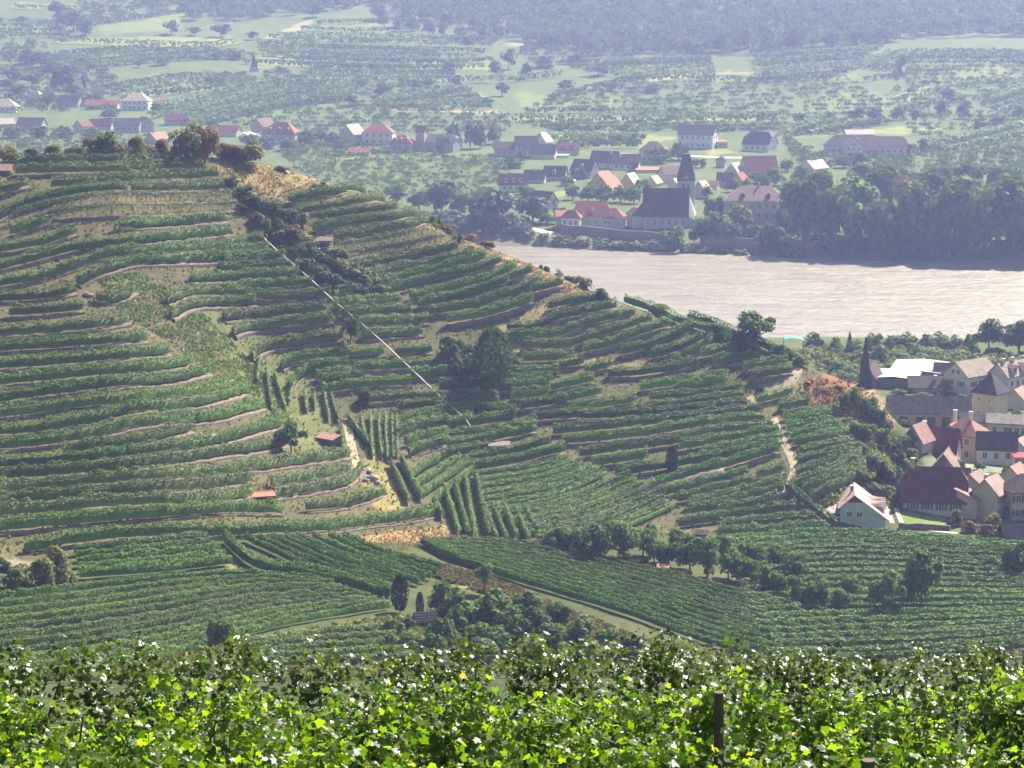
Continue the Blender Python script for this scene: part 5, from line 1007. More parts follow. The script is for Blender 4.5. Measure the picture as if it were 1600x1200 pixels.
H(1318, 244, 62, 34, 16, 16, -6, 'left wing of the long white manor with dark hip roof', rc=(0.13, 0.09, 0.09), wc=(0.66, 0.60, 0.58), roof='hip', front=(7, 1))
H(1378, 246, 74, 34, 17, 14, -8, 'right wing of the long white manor with red roof end', rc=(0.17, 0.10, 0.095), wc=(0.68, 0.62, 0.60), roof='half', front=(7, 1), right=(1, 1))
H(1331, 246, 22, 30, 17, 13, -84, 'projecting gabled centre of the long white manor', rc=(0.13, 0.09, 0.09), wc=(0.68, 0.62, 0.60), right=(3, 2))
H(1342, 215, 44, 22, 5, 6, 5, 'pale roof rising behind the long white manor', rc=PLE, wc=CRM)
H(1272, 272, 40, 26, 8, 12, 48, 'house with glaring pink roof and two black chimneys above the park trees', rc=(0.55, 0.40, 0.36), wc=CRM, chim=((-.3, 0, .9, (0.1, 0.1, 0.1)), (.2, 0, .9, (0.1, 0.1, 0.1))))
H(1186, 278, 52, 36, 10, 22, 10, 'house with big dull red roof beside the park trees', rc=RED, wc=PNK)
H(1148, 279, 26, 26, 7, 16, 62, 'house with glaring white cross gable roof', rc=(0.66, 0.58, 0.50), wc=CRM)
H(1127, 262, 14, 14, 12, 6, -20, 'little tower with dark dome like roof in the far village', rc=SLT, wc=GRY, roof='pyr', cat='tower', name='roof_tower')
H(1133, 293, 24, 24, 10, 12, -10, 'dark windowed house below the little tower', rc=SLT, wc=(0.32, 0.28, 0.34))
H(1156, 294, 24, 24, 9, 14, 60, 'steep red roofed house next to the park', rc=RED, wc=PNK)
H(1112, 297, 22, 16, 7, 6, -20, 'tiny pale house in front of the dark windowed one', rc=SAL, wc=WHT)
# riverside inn
H(925, 358, 66, 44, 20, 22, -4, 'large riverside inn with broad dull red roof and bright skylight', rc=RED, wc=(0.52, 0.50, 0.50), roof='hip', front=(4, 1), hk=.5, dorm=1, dormc=WHT)
H(955, 358, 44, 30, 17, 14, -12, 'inn wing with lit salmon hip over the green terrace', rc=RED, wc=GRY, roof='hip', front=(3, 1), hk=.9)
H(893, 363, 30, 20, 22, 12, -14, 'white front wing of the inn with three tall arched windows', rc=RED, wc=WHT, roof='hip', front=(3, 1), arch=True, wsz=(1.0, 2.2), hk=.9)
H(877, 357, 16, 20, 18, 8, 0, 'low pinkish side wing at the left end of the inn', rc=RED, wc=PNK, roof='shed')
H(995, 356, 22, 26, 22, 10, 65, 'pinkish chapel like annexe between inn and church', rc=DKR, wc=(0.66, 0.52, 0.46), left=(1, 1))
# manor with three storeys
mn = H(1180, 361, 100, 60, 46, 22, -6, 'three storey manor with hip roof and two dark dormers by the river', rc=(0.24, 0.16, 0.14), wc=(0.56, 0.50, 0.44), roof='hip', front=(8, 3), right=(3, 3), dorm=2, dormc=(0.08, 0.08, 0.1), hk=.9, chim=((.1, 0, 1.2),), wsz=(1.0, 1.7))
L_, D_, hw_, hr_ = mn['_dims']; cb = MB()
for z0, e in ((hw_ - .55, .42), (hw_ * .64, .16), (hw_ * .32, .16)):
    cb.box(-L_ / 2 - e, L_ / 2 + e, -D_ / 2 - e, D_ / 2 + e, z0, z0 + .28)
cb.build('cornice', plaster((0.70, 0.60, 0.54)), mn)
# church
g = at1(1041, 357, 860.0); s = g[1] / F; Yc = g[1] + 6.5
ch = empty('church', ((1041 - CX) / F * Yc, Yc, g[2]), radians(-5)); tag(ch, 'old stone church with steep dark roof and stout tapering tower', 'church')
CW = plaster((0.56, 0.53, 0.50)); L_, D_, hw_, hr_ = 18.0, 12.0, 5.4, 10.2
mb = MB(); gable_walls(mb, 'gable', L_, D_, hw_, hr_); mb.build('wall', CW, ch); roof_obj(ch, 'gable', L_, D_, hw_, hr_, (0.095, 0.062, 0.062), o=.5)
for i in range(6): put_window(ch, -7.2 + i * 2.9, -D_ / 2, 2.6, 0, 0.8, 2.2, plaster((0.66, 0.6, 0.56)), True)
for i in range(5):
    b_ = MB(); b_.solid([(-5.75 + i * 2.9 - .3, -D_ / 2 - .9, -2), (-5.75 + i * 2.9 + .3, -D_ / 2 - .9, -2), (-5.75 + i * 2.9 + .3, -D_ / 2, -2), (-5.75 + i * 2.9 - .3, -D_ / 2, -2)],
                       [(-5.75 + i * 2.9 - .3, -D_ / 2 - .25, 4.2), (-5.75 + i * 2.9 + .3, -D_ / 2 - .25, 4.2), (-5.75 + i * 2.9 + .3, -D_ / 2, 4.6), (-5.75 + i * 2.9 - .3, -D_ / 2, 4.6)]); b_.build('buttress', CW, ch)
mb = MB(); mb.box(-13.6, -9.2, -3.6, 3.6, -2, 4.6); mb.build('choir_wall', CW, ch)
mb = MB(); b_ = [(-14, -4, 4.5), (-9.0, -4, 4.5), (-9.0, 4, 4.5), (-14, 4, 4.5)]; mb.poly(b_[::-1]); mb.poly([b_[0], b_[1], (-9.0, 0, 10.6)]); mb.poly([b_[2], b_[3], (-9.0, 0, 10.6)]); mb.poly([b_[3], b_[0], (-9.0, 0, 10.6)]); mb.poly([b_[1], b_[2], (-9.0, 0, 10.6)]); mb.build('choir_roof', rooftile((0.095, 0.062, 0.062)), ch)
tx, ty, tw, th = 8.0, 7.5, 7.2, 18.6
mb = MB(); mb.box(tx - tw / 2, tx + tw / 2, ty - tw / 2, ty + tw / 2, -2, th); mb.build('tower', CW, ch)
mb = MB(); e = tw / 2 + .35; rt = 1.5
lo = [(tx - e, ty - e, th - .1), (tx + e, ty - e, th - .1), (tx + e, ty + e, th - .1), (tx - e, ty + e, th - .1)]; md = [(tx - e * .74, ty - e * .74, th + 4.6), (tx + e * .74, ty - e * .74, th + 4.6), (tx + e * .74, ty + e * .74, th + 4.6), (tx - e * .74, ty + e * .74, th + 4.6)]
hi = [(tx - rt, ty - .5, th + 10.6), (tx + rt, ty - .5, th + 10.6), (tx + rt, ty + .5, th + 10.6), (tx - rt, ty + .5, th + 10.6)]
mb.solid(lo, md, 0, False); mb.solid(md, hi, 0, False); mb.poly(lo[::-1]); mb.poly(hi); mb.box(tx - rt - .1, tx + rt + .1, ty - .25, ty + .25, th + 10.55, th + 10.9, 1)
mb.build('spire', [rooftile((0.10, 0.085, 0.095)), M_whitemetal], ch)
for ax, ay, ang in ((0, -1, 0), (1, 0, pi / 2), (-1, 0, -pi / 2)):
    gb = MB(); gb.solid([(-1.7, 0.5, th - .2), (1.7, 0.5, th - .2), (0, 0.5, th + 2.6)], [(-1.7, -.15, th - .2), (1.7, -.15, th - .2), (0, -.15, th + 2.6)]); q = gb.build('gablet', CW, ch, (tx + ax * tw / 2, ty + ay * tw / 2, 0)); q.rotation_euler = (0, 0, ang)
    for u in (-1.0, 1.0): put_window(ch, tx + ax * tw / 2 + (u if ay else 0), ty + ay * tw / 2 + (u if ax else 0), th - 2.6, ang, .7, 1.9, plaster((0.7, 0.65, 0.6)), True)
mb = MB(); mb.solid([(9.4, -6, -2), (9.4, 6, -2), (9.4, 6, 5), (9.4, 0, 13), (9.4, -6, 5)], [(12.4, -4.5, -2), (12.4, 4.5, -2), (12.4, 4.5, 3), (12.4, 0, 6), (12.4, -4.5, 3)]); mb.build('west_porch', CW, ch)
# walls along the far bank
def wall(px, hpx, label, mat=M_stone, thick=0.6, ymin=190.0, name='stone_wall', down=0.6):
    pts = catmull(px, 6.0); g = resample(at(pts[:, 0], pts[:, 1], ymin), 1.5 if ymin < 600 else 4.0); h = hpx * g[:, 1].mean() / F
    d = np.gradient(g[:, :2], axis=0); d /= np.linalg.norm(d, axis=1)[:, None]; n_ = np.stack([-d[:, 1], d[:, 0]], -1) * thick / 2; k = len(g)
    zt = smooth3(g, 4)[:, 2] + h + 0.06 * np.random.default_rng(3).normal(size=k)
    A_ = [np.column_stack([g[:, 0] + sg * n_[:, 0], g[:, 1] + sg * n_[:, 1], z]) for sg, z in ((-1, g[:, 2] - down), (-1, zt), (1, zt), (1, g[:, 2] - down))]
    V = np.stack(A_, 1).reshape(-1, 3); ix = np.arange(k * 4).reshape(k, 4); Q = np.stack([ix[:-1], np.roll(ix[:-1], -1, 1), np.roll(ix[1:], -1, 1), ix[1:]], -1).reshape(-1, 4)
    Q = np.vstack([Q, [[0, 3, 2, 1]], [[4 * k - 4, 4 * k - 3, 4 * k - 2, 4 * k - 1]]])
    return tag(link(name, mesh_np(name, V, Q, mats=[mat])), label, 'wall')
wall([(876, 370), (905, 372), (940, 376), (975, 380), (1010, 382), (1066, 386)], 20, 'high dark bank wall under the inn and the church', ymin=860.0, thick=1.2, name='bank_wall')
wall([(1094, 388), (1140, 391), (1200, 394), (1280, 397)], 20, 'high grey bank wall below the three storey manor', ymin=860.0, thick=1.2, name='bank_wall')

# ------------------------------------------------------------------ near village
# white gabled house with the long right slope
g = at1(1347, 823, 370.0); s = g[1] / F
nh = empty('gabled_house', (g[0], g[1], g[2] + 0.1), radians(-8)); tag(nh, 'white gabled house with two windows and a long bright right roof slope', 'house')
pf = [(-3.9, -2), (4.1, -2), (4.1, 1.5), (-1.45, 5.5), (-3.9, 3.25)]
mb = MB(); mb.solid([(x, 0, z) for x, z in pf], [(x, 9.6, z) for x, z in pf]); mb.build('wall', plaster((0.66, 0.67, 0.68)), nh)
mb = MB(); mb.solid([(-2.75, -.03, 4.25), (0.25, -.03, 4.25), (-1.45, -.03, 5.44)], [(-2.75, .05, 4.25), (0.25, .05, 4.25), (-1.45, .05, 5.44)]); mb.build('gable_boarding', plain('dark_boards', (0.13, 0.085, 0.075), 0.8, 0.4, 5.0), nh)
mb = MB(); t_ = .2
for x0, z0, x1, z1 in ((-4.35, 2.86, -1.45, 5.52), (-1.45, 5.52, 4.75, 1.05)):
    mb.solid([(x0, -.55, z0), (x1, -.55, z1), (x1, -.55, z1 + t_), (x0, -.55, z0 + t_)], [(x0, 10.1, z0), (x1, 10.1, z1), (x1, 10.1, z1 + t_), (x0, 10.1, z0 + t_)])
rf = mb.build('roof', rooftile((0.50, 0.335, 0.30)), nh)
chimney(rf, -1.9, 4.5, 5.3, .9, .5, plaster((.2, .16, .15)))
for yy in (3.2, 6.4):
    mb = MB(); mb.solid([(1.3, yy - .8, 3.3), (3.9, yy - .8, 1.6), (3.9, yy - .8, 2.9), (1.9, yy - .8, 3.6)], [(1.3, yy + .8, 3.3), (3.9, yy + .8, 1.6), (3.9, yy + .8, 2.9), (1.9, yy + .8, 3.6)], 0)
    mb.solid([(1.0, yy - 1.1, 3.5), (4.2, yy - 1.1, 2.75), (4.2, yy, 3.7), (1.0, yy, 3.95)], [(1.0, yy - 1.1, 3.65), (4.2, yy - 1.1, 2.9), (4.2, yy, 3.85), (1.0, yy, 4.1)], 1)
    mb.solid([(1.0, yy + 1.1, 3.5), (4.2, yy + 1.1, 2.75), (4.2, yy, 3.7), (1.0, yy, 3.95)], [(1.0, yy + 1.1, 3.65), (4.2, yy + 1.1, 2.9), (4.2, yy, 3.85), (1.0, yy, 4.1)], 1)
    mb.build('dormer', [plaster((.55, .5, .48)), rooftile((0.50, 0.335, 0.30))], nh)
for x in (-2.25, -0.5):
    w_ = MB(); w_.box(-.45, .45, -.03, .05, -.4, .4); wo_ = w_.build('window', M_glass, nh, (x, 0, 2.1))
    f_ = MB()
    for a_ in ((-.6, .6, .4, .58), (-.6, .6, -.58, -.4), (-.6, -.45, -.4, .4), (.45, .6, -.4, .4), (-.03, .03, -.4, .4)): f_.box(a_[0], a_[1], -.07, .06, a_[2], a_[3])
    f_.build('frame', M_white, wo_)
mb = MB(); mb.box(-7.0, -3.95, 1.4, 6.4, -2, 1.75); mb.build('annexe_wall', plain('dark_annexe', (.12, .09, .085), .9, .3, 2), nh)
mb = MB(); mb.solid([(-7.4, .8, 1.75), (-3.92, .8, 1.9), (-3.92, 6.9, 3.2), (-7.4, 6.9, 2.9)], [(-7.4, .8, 1.93), (-3.92, .8, 2.08), (-3.92, 6.9, 3.38), (-7.4, 6.9, 3.08)]); mb.build('annexe_roof', rooftile((0.40, 0.33, 0.31)), nh)
# village houses
h1 = H(1458, 806, 100, 66, 24, 46, -9, 'long house with huge dark wine roof and white wall behind the lawn', rc=(0.15, 0.048, 0.05), wc=(0.62, 0.60, 0.60), roof='half', front=(4, 1), chim=((-.7, 0, 1.6, PNK),), shut=M_wood)
H(1514, 812, 30, 34, 30, 16, 60, 'wing with sloping salmon roof at the right end of the dark wine roof', rc=(0.38, 0.20, 0.16), wc=(0.60, 0.50, 0.42), roof='shed', right=(1, 1))
H(1546, 813, 46, 44, 42, 22, 56, 'cream two storey house with mottled salmon tiles and shuttered windows', rc=(0.40, 0.26, 0.22), wc=(0.62, 0.52, 0.40), front=(3, 2), right=(2, 2), chim=((-.2, .3, 1.2),), shut=M_wood)
H(1522, 770, 44, 34, 14, 14, 58, 'mauve roofed link building behind the mottled tile house', rc=(0.30, 0.19, 0.18), wc=(0.5, 0.42, 0.4))
H(1477, 752, 64, 52, 10, 32, 72, 'tall brown gabled barn rising behind the dark wine roof', rc=(0.26, 0.18, 0.14), wc=(0.24, 0.16, 0.13), cat='barn', name='barn')
H(1484, 754, 34, 34, 10, 22, 70, 'small gable roof of bright salmon tiles before the brown barn', rc=(0.50, 0.27, 0.23), wc=(0.4, 0.3, 0.28))
H(1466, 716, 62, 48, 10, 32, -22, 'house with dark wine roof slope below the white chimney', rc=(0.17, 0.055, 0.06), wc=(0.5, 0.44, 0.42), chim=((-.8, .2, 1.8, PNK),))
H(1434, 704, 40, 34, 14, 24, 55, 'house with dusty pink roof at the foot of the bank', rc=(0.36, 0.20, 0.18), wc=(0.55, 0.5, 0.5), left=(1, 1))
H(1508, 722, 56, 52, 40, 24, -34, 'pink two storey house with hip roof of lit and dark tiles', rc=(0.34, 0.17, 0.14), wc=(0.62, 0.47, 0.42), roof='hip', front=(2, 2), right=(2, 2), chim=((-.75, .1, 1.6, WHT), (.25, 0, 1.4, WHT)), hk=.85)
H(1556, 727, 60, 40, 26, 22, -12, 'white long house with dark roof and two shiny roof vents', rc=(0.10, 0.065, 0.07), wc=(0.68, 0.66, 0.68), front=(3, 1))
H(1594, 722, 40, 40, 20, 14, 55, 'pink house with dusty roof at the right edge of the village', rc=(0.34, 0.22, 0.19), wc=(0.62, 0.46, 0.42), front=(2, 1))
H(1594, 814, 52, 46, 46, 26, 12, 'ochre house with green shutters at the right edge', rc=(0.11, 0.065, 0.065), wc=(0.56, 0.44, 0.25), roof='hip', front=(3, 2), shut=M_green)
H(1594, 852, 62, 40, 7, 22, 8, 'dark plum shed roof at the lower right corner of the village', rc=(0.05, 0.035, 0.05), wc=(0.12, 0.09, 0.09), cat='shed', name='shed')
tw_ = H(1546, 660, 42, 38, 44, 32, -42, 'square tower house with steep dark pyramid roof', rc=(0.075, 0.065, 0.075), wc=(0.62, 0.52, 0.36), roof='pyr', front=(2, 2), cat='tower house', name='tower_house', wsz=(.6, .7))
H(1450, 668, 128, 36, 24, 22, -4, 'very long barn with grey tiled roof and dark openings', rc=(0.22, 0.19, 0.18), wc=(0.52, 0.45, 0.28), cat='barn', name='barn', door=(-.32, -.12, .02, .2))
H(1520, 680, 40, 28, 22, 10, -8, 'low annexe with dark roof left of the tower house foot', rc=(0.10, 0.08, 0.085), wc=(0.58, 0.50, 0.32), door=(.1,))
H(1572, 686, 58, 40, 24, 10, -16, 'ochre outbuilding with grey roof and green gate', rc=(0.24, 0.21, 0.20), wc=(0.60, 0.52, 0.34), door=(.05,), front=(3, 1))
H(1515, 618, 70, 50, 30, 20, 38, 'big white house with timbered gable and shuttered windows', rc=(0.30, 0.23, 0.20), wc=(0.66, 0.64, 0.60), left=(2, 1), front=(3, 1), shut=M_wood)
H(1578, 616, 66, 40, 28, 18, 40, 'white house with lit roof and white dormers behind the tower house', rc=(0.36, 0.26, 0.22), wc=(0.66, 0.65, 0.66), front=(4, 1), dorm=2, dormc=WHT, chim=((-.6, 0), (.1, 0)))
H(1452, 614, 66, 34, 9, 14, -4, 'low shed with long mauve roof behind the kitchen garden', rc=(0.16, 0.12, 0.13), wc=(0.45, 0.4, 0.38), cat='shed', name='shed', chim=((.25, -.3, 1.0),))
H(1480, 598, 40, 32, 12, 16, -12, 'dark roofed outbuilding left of the timbered gable', rc=(0.12, 0.075, 0.08), wc=(0.4, 0.34, 0.32))
H(1360, 606, 30, 28, 16, 20, 58, 'small brick red gabled barn beside the dark spruce', rc=(0.11, 0.07, 0.075), wc=(0.36, 0.17, 0.12), cat='barn', name='barn')
H(1584, 768, 40, 34, 22, 16, 58, 'small house with lit pink roof between the ochre house and the awning', rc=(0.42, 0.22, 0.18), wc=(0.62, 0.52, 0.44), front=(2, 1))
H(1498, 760, 30, 26, 12, 14, -20, 'low wine roofed house squeezed behind the long dark roofed house', rc=(0.20, 0.07, 0.065), wc=(0.55, 0.48, 0.44))
H(1428, 652, 30, 22, 10, 9, 10, 'small red roofed shed at the foot of the cliff', rc=(0.30, 0.12, 0.10), wc=(0.5, 0.42, 0.36), cat='shed', name='shed')
H(1488, 690, 30, 24, 14, 12, 60, 'small house with dusty red roof between the pink hip roofed house and the dark slope', rc=(0.36, 0.17, 0.14), wc=(0.6, 0.5, 0.45), front=(2, 1))
H(1590, 640, 40, 30, 16, 14, 60, 'house with lit brown roof at the right edge behind the ochre outbuilding', rc=(0.34, 0.22, 0.18), wc=(0.6, 0.55, 0.48), front=(2, 1))
# glaring white roofed halls
def hall(px, py, L, D, label):
    g = at1(px, py, 430.0); r = empty('greenhouse', (g[0], g[1] + D / 2, g[2]), radians(-16)); tag(r, label, 'greenhouse')
    W_ = plain('white_sheeting', (0.82, 0.82, 0.80), 0.5, 0.04, 1.0)
    mb = MB(); mb.box(-L / 2, L / 2, -D / 2, D / 2, -1, 2.2); mb.build('wall', M_greywood, r)
    for x0, x1, nm in ((-L / 2 - .3, 0, 'roof_slope'), (0, L / 2 + .3, 'roof_slope')):
        z0, z1 = (2.2, 2.75) if x0 < 0 else (2.75, 2.2)
        mb = MB(); mb.solid([(x0, -D / 2 - .3, z0), (x1, -D / 2 - .3, z1), (x1, -D / 2 - .3, z1 + .1), (x0, -D / 2 - .3, z0 + .1)], [(x0, D / 2 + .3, z0), (x1, D / 2 + .3, z1), (x1, D / 2 + .3, z1 + .1), (x0, D / 2 + .3, z0 + .1)]); mb.build(nm, W_, r)
hall(1446, 596, 13.0, 17.0, 'larger glaring white sheeted greenhouse behind the garden')
hall(1406, 606, 11.0, 12.0, 'smaller glaring white sheeted greenhouse by the red gabled barn')
wall([(1404, 826), (1440, 827), (1484, 829)], 9, 'low stone wall along the lower edge of the lawn', ymin=370.0, thick=.5, name='garden_wall')
mb = MB(); g = at1(1592, 730, 400.0); aw = empty('awning', tuple(g), .2); tag(aw, 'red awning in the courtyard at the right edge', 'awning')
mb.solid([(-1.4, -1, 2.1), (1.4, -1, 2.1), (1.4, 1, 2.7), (-1.4, 1, 2.7)], [(-1.4, -1, 2.2), (1.4, -1, 2.2), (1.4, 1, 2.8), (-1.4, 1, 2.8)]); mb.build('canopy', plain('red_cloth', (.55, .05, .06), .8, .1, 3), aw)
for x, y in ((-1.3, -.9), (1.3, -.9), (-1.3, .9), (1.3, .9)): q = MB(); q.tube((x, y, -.2), (x, y, 2.3), .05); q.build('post', M_wood, aw)
# small huts on the hill and in the valley
def hut(px, py, L, D, hw, hr, yaw, label, rc, wm, roof='shed', dn=1.5):
    g = at1(px, py); s = g[1] / F; L, D, hw, hr = L * s, D * s, hw * s, hr * s
    r = empty('hut', (g[0], g[1] + D / 2, g[2]), radians(yaw)); tag(r, label, 'hut'); m_ = MB(); gable_walls(m_, roof, L, D, hw, hr, 0, dn); m_.build('wall', wm, r)
    roof_obj(r, roof, L, D, hw, hr, rc, o=.2, t=.12); d = MB(); d.box(-.45, .45, -D / 2 - .04, -D / 2 + .05, -.3, hw * .8); d.build('door', M_wood, r); return r
hut(512, 697, 36, 18, 11, 5, -38, 'long narrow hut with dusty red roof in the fold of the hill', (0.36, 0.20, 0.17), M_wood)
hut(411, 784, 34, 14, 8, 4, 16, 'low hut with glowing orange red roof on the left terraces', (0.50, 0.20, 0.12), M_wood)
hut(780, 704, 30, 22, 7, 3, -6, 'low hut with flat grey brown roof below the end of the white rail', (0.22, 0.18, 0.16), M_stone)
hut(506, 391, 24, 18, 14, 4, -12, 'little stone hut beside the gully', (0.16, 0.12, 0.11), M_stone)
hut(664, 984, 34, 24, 14, 12, 12, 'old dark wooden shed half hidden in the valley scrub', (0.075, 0.055, 0.06), M_wood, 'gable')
hut(2, 272, 30, 22, 6, 8, 0, 'hut with salmon roof at the left edge of the top terraces', (0.50, 0.28, 0.22), M_stone, 'gable')
hut(1096, 841, 20, 14, 7, 5, -10, 'tiny brown roofed hut at the top of the orchard', (0.20, 0.13, 0.10), M_wood, 'gable')
hut(1036, 894, 16, 10, 7, 3, 0, 'tiny rusty roofed hut under the orchard trees', (0.45, 0.22, 0.15), M_wood)
hut(325, 686, 26, 10, 4, 2, 0, 'low pinkish stone shelter on the left terraces', (0.42, 0.30, 0.22), M_stone)
# turquoise cover behind the crest
g = at1(1240, 560, 446.0); Yt = 470.0; a_, c_ = ray(1240, 527); tz = HCAM + float(c_) * Yt
cv = empty('canopy', (float(a_) * Yt, Yt, float(ground(float(a_) * Yt, Yt))), -.1); tag(cv, 'turquoise tarpaulin canopy behind the right end of the crest', 'canopy'); zz = tz - cv.location.z
mb = MB(); k = 8; pr = [(2.1 * cos(pi * i / k), zz - .5 + .55 * sin(pi * i / k)) for i in range(k + 1)]
for i in range(k): mb.poly([(pr[i][0], -1.3, pr[i][1]), (pr[i + 1][0], -1.3, pr[i + 1][1]), (pr[i + 1][0], 1.3, pr[i + 1][1]), (pr[i][0], 1.3, pr[i][1])])
mb.build('tarpaulin', plain('turquoise_sheet', (.06, .55, .55), .5, .1, 2), cv)
for x, y in ((-2.1, -1.3), (2.1, -1.3), (-2.1, 1.3), (2.1, 1.3)): q = MB(); q.tube((x, y, -.4), (x, y, zz - .5), .05); q.build('post', M_greywood, cv)
# monorail down the hollow
pts = catmull([(411, 382), (432, 402), (460, 426), (496, 458), (530, 490), (570, 521), (600, 549), (628, 577), (655, 602), (690, 636), (735, 678)], 5.0)
g = at(pts[:, 0], pts[:, 1]); g = resample(smooth3(g, 5), 2.0); g[:, 2] = np.maximum(smooth3(g, 4)[:, 2], ground(g[:, 0], g[:, 1])) + 1.5
mr = empty('cargo_rail', tuple(g[0])); tag(mr, 'pale rail on posts running straight down the hollow of the hill', 'cargo rail'); lg = g - g[0]
mb = MB()
for p_, q_ in zip(lg[:-1], lg[1:]): mb.tube(p_, q_, .075, k=6)
mb.build('rail', M_whitemetal, mr)
for i in range(0, len(lg), 3): q = MB(); q.tube((lg[i][0], lg[i][1], lg[i][2] - 2.0), tuple(lg[i]), .06, k=6); q.build('post', M_greywood, mr)
# boulders and stone faces on the hill
def boulder(px, py, w, label, mat=M_stone, seed=0):
    g = at1(px, py); rng = np.random.default_rng(seed); d = []
    for i in range(6):
        for j in range(9): th_, ph_ = pi * (i + .5) / 6, 2 * pi * j / 9; d.append((sin(th_) * cos(ph_), sin(th_) * sin(ph_), cos(th_)))
    d = np.array(d) * rng.uniform(.5, 1.15, (54, 1)) * np.array([w, w * .8, w * .5]); ix = np.arange(54).reshape(6, 9)
    Q = np.stack([ix[:-1], ix[1:], np.roll(ix[1:], -1, 1), np.roll(ix[:-1], -1, 1)], -1).reshape(-1, 4)
    V = np.vstack([d + g + [0, 0, w * .25], g + [0, 0, w * .9], g - [0, 0, w * .4]]); T_ = [(54, j, (j + 1) % 9) for j in range(9)] + [(55, 45 + (j + 1) % 9, 45 + j) for j in range(9)]
    return tag(link('boulder', mesh_np('boulder', V, Q, T_, mats=[mat])), label, 'boulder')
M_pale = plain('pale_rock', (.40, .35, .31), .95, .4, 1.5, bump=.6)
boulder(574, 738, 1.1, 'upper pale rock at the foot of the fold', M_pale, 1); boulder(582, 750, 1.3, 'largest pale rock at the foot of the fold', M_pale, 2); boulder(571, 752, .8, 'left small pale rock at the foot of the fold', M_pale, 3); boulder(590, 757, .8, 'right small pale rock at the foot of the fold', M_pale, 4)
boulder(372, 258, .8, 'grey rock lying on the dry grass slope of the crest', M_stone, 5); boulder(137, 462, .9, 'pale rock at the end of a left terrace', M_pale, 6)
for i, (x, y, w) in enumerate([(1262, 600, 2.0), (1290, 612, 1.6), (1310, 606, 2.2), (1332, 622, 2.6), (1352, 632, 2.4), (1372, 650, 2.2), (1386, 662, 2.0), (1345, 610, 1.8), (1320, 640, 1.8), (1366, 626, 1.6)]):
    q = boulder(x, y, w * .42, 'rusty rock bulging from the red cliff', plain('red_rock', (.31, .165, .10), .95, .4, .8, bump=.8) if i == 0 else q.data.materials[0], 20 + i); q['group'] = 'rocks of the red cliff'; q['label'] = f'rusty rock bulging from the red cliff, {ordn(i)} of ten along the face'
wall([(1005, 776), (1040, 766), (1075, 756), (1100, 750), (1130, 744)], 12, 'tall pinkish terrace wall under the long curved vine row', thick=.5, name='terrace_wall', mat=plain('pink_stone', (.40, .31, .27), .95, .4, 1.5, c2=(.25, .19, .17), bump=.5))
# ------------------------------------------------------------------ the vineyard in front of the camera
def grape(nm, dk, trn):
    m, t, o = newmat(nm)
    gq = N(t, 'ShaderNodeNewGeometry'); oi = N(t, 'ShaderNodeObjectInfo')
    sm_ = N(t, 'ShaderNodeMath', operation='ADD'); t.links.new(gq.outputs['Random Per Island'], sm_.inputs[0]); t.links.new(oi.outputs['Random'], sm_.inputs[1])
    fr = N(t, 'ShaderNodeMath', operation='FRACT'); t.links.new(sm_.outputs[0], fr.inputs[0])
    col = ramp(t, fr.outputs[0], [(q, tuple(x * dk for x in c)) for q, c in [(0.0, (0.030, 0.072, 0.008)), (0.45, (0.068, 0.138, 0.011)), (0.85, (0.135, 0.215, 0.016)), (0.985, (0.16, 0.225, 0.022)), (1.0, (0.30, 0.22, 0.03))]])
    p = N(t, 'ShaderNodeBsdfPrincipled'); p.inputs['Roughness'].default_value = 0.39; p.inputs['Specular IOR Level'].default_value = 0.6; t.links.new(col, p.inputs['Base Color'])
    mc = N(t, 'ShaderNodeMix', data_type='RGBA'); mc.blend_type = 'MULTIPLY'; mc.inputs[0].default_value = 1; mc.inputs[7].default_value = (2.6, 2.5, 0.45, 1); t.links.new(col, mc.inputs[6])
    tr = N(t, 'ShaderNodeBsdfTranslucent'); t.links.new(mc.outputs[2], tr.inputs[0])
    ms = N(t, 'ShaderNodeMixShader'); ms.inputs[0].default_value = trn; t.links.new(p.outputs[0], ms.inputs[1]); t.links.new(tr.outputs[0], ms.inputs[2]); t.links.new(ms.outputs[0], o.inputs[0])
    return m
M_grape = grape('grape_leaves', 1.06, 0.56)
M_grapeshade = grape('shaded_grape_leaves', 0.66, 0.26)  # same leaf, with the back row's shade put into its colour and translucency
def leaf_verts(seed):
    """lobed vine leaf, stalk end at the origin, tip along +x, normal +z; centre + outline"""
    rg = np.random.default_rng(seed); th_ = np.linspace(-pi * 0.86, pi * 0.86, 11); r = np.array([.60, .76, .55, .86, .68, 1.05, .68, .86, .55, .76, .60]) * rg.uniform(.9, 1.1, 11)
    o_ = np.stack([r * np.cos(th_) * .6 + .25, r * np.sin(th_) * .62, -0.20 * r ** 2 + 0.10 * np.cos(th_ * 3) * r], -1)
    o_[:, 2] += 0.28 * np.abs(o_[:, 1])
    return np.vstack([[0.18, 0, 0.02], o_])
LV = [leaf_verts(i) for i in range(4)]; LT = [(0, i, i + 1) for i in range(1, 11)]
LMS = {mt.name: [mesh_np('leaf', v, tris=LT, mats=[mt]) for v in LV] for mt in (M_grape, M_grapeshade)}
def frames(Nn, rng, droop=0.6):
    Nn = Nn / np.linalg.norm(Nn, axis=1)[:, None]; d = rng.normal(size=Nn.shape) * 0.8; d[:, 2] -= droop
    X_ = d - (d * Nn).sum(1)[:, None] * Nn; X_ /= np.linalg.norm(X_, axis=1)[:, None]; return np.stack([X_, np.cross(Nn, X_), Nn], -1)
import mathutils
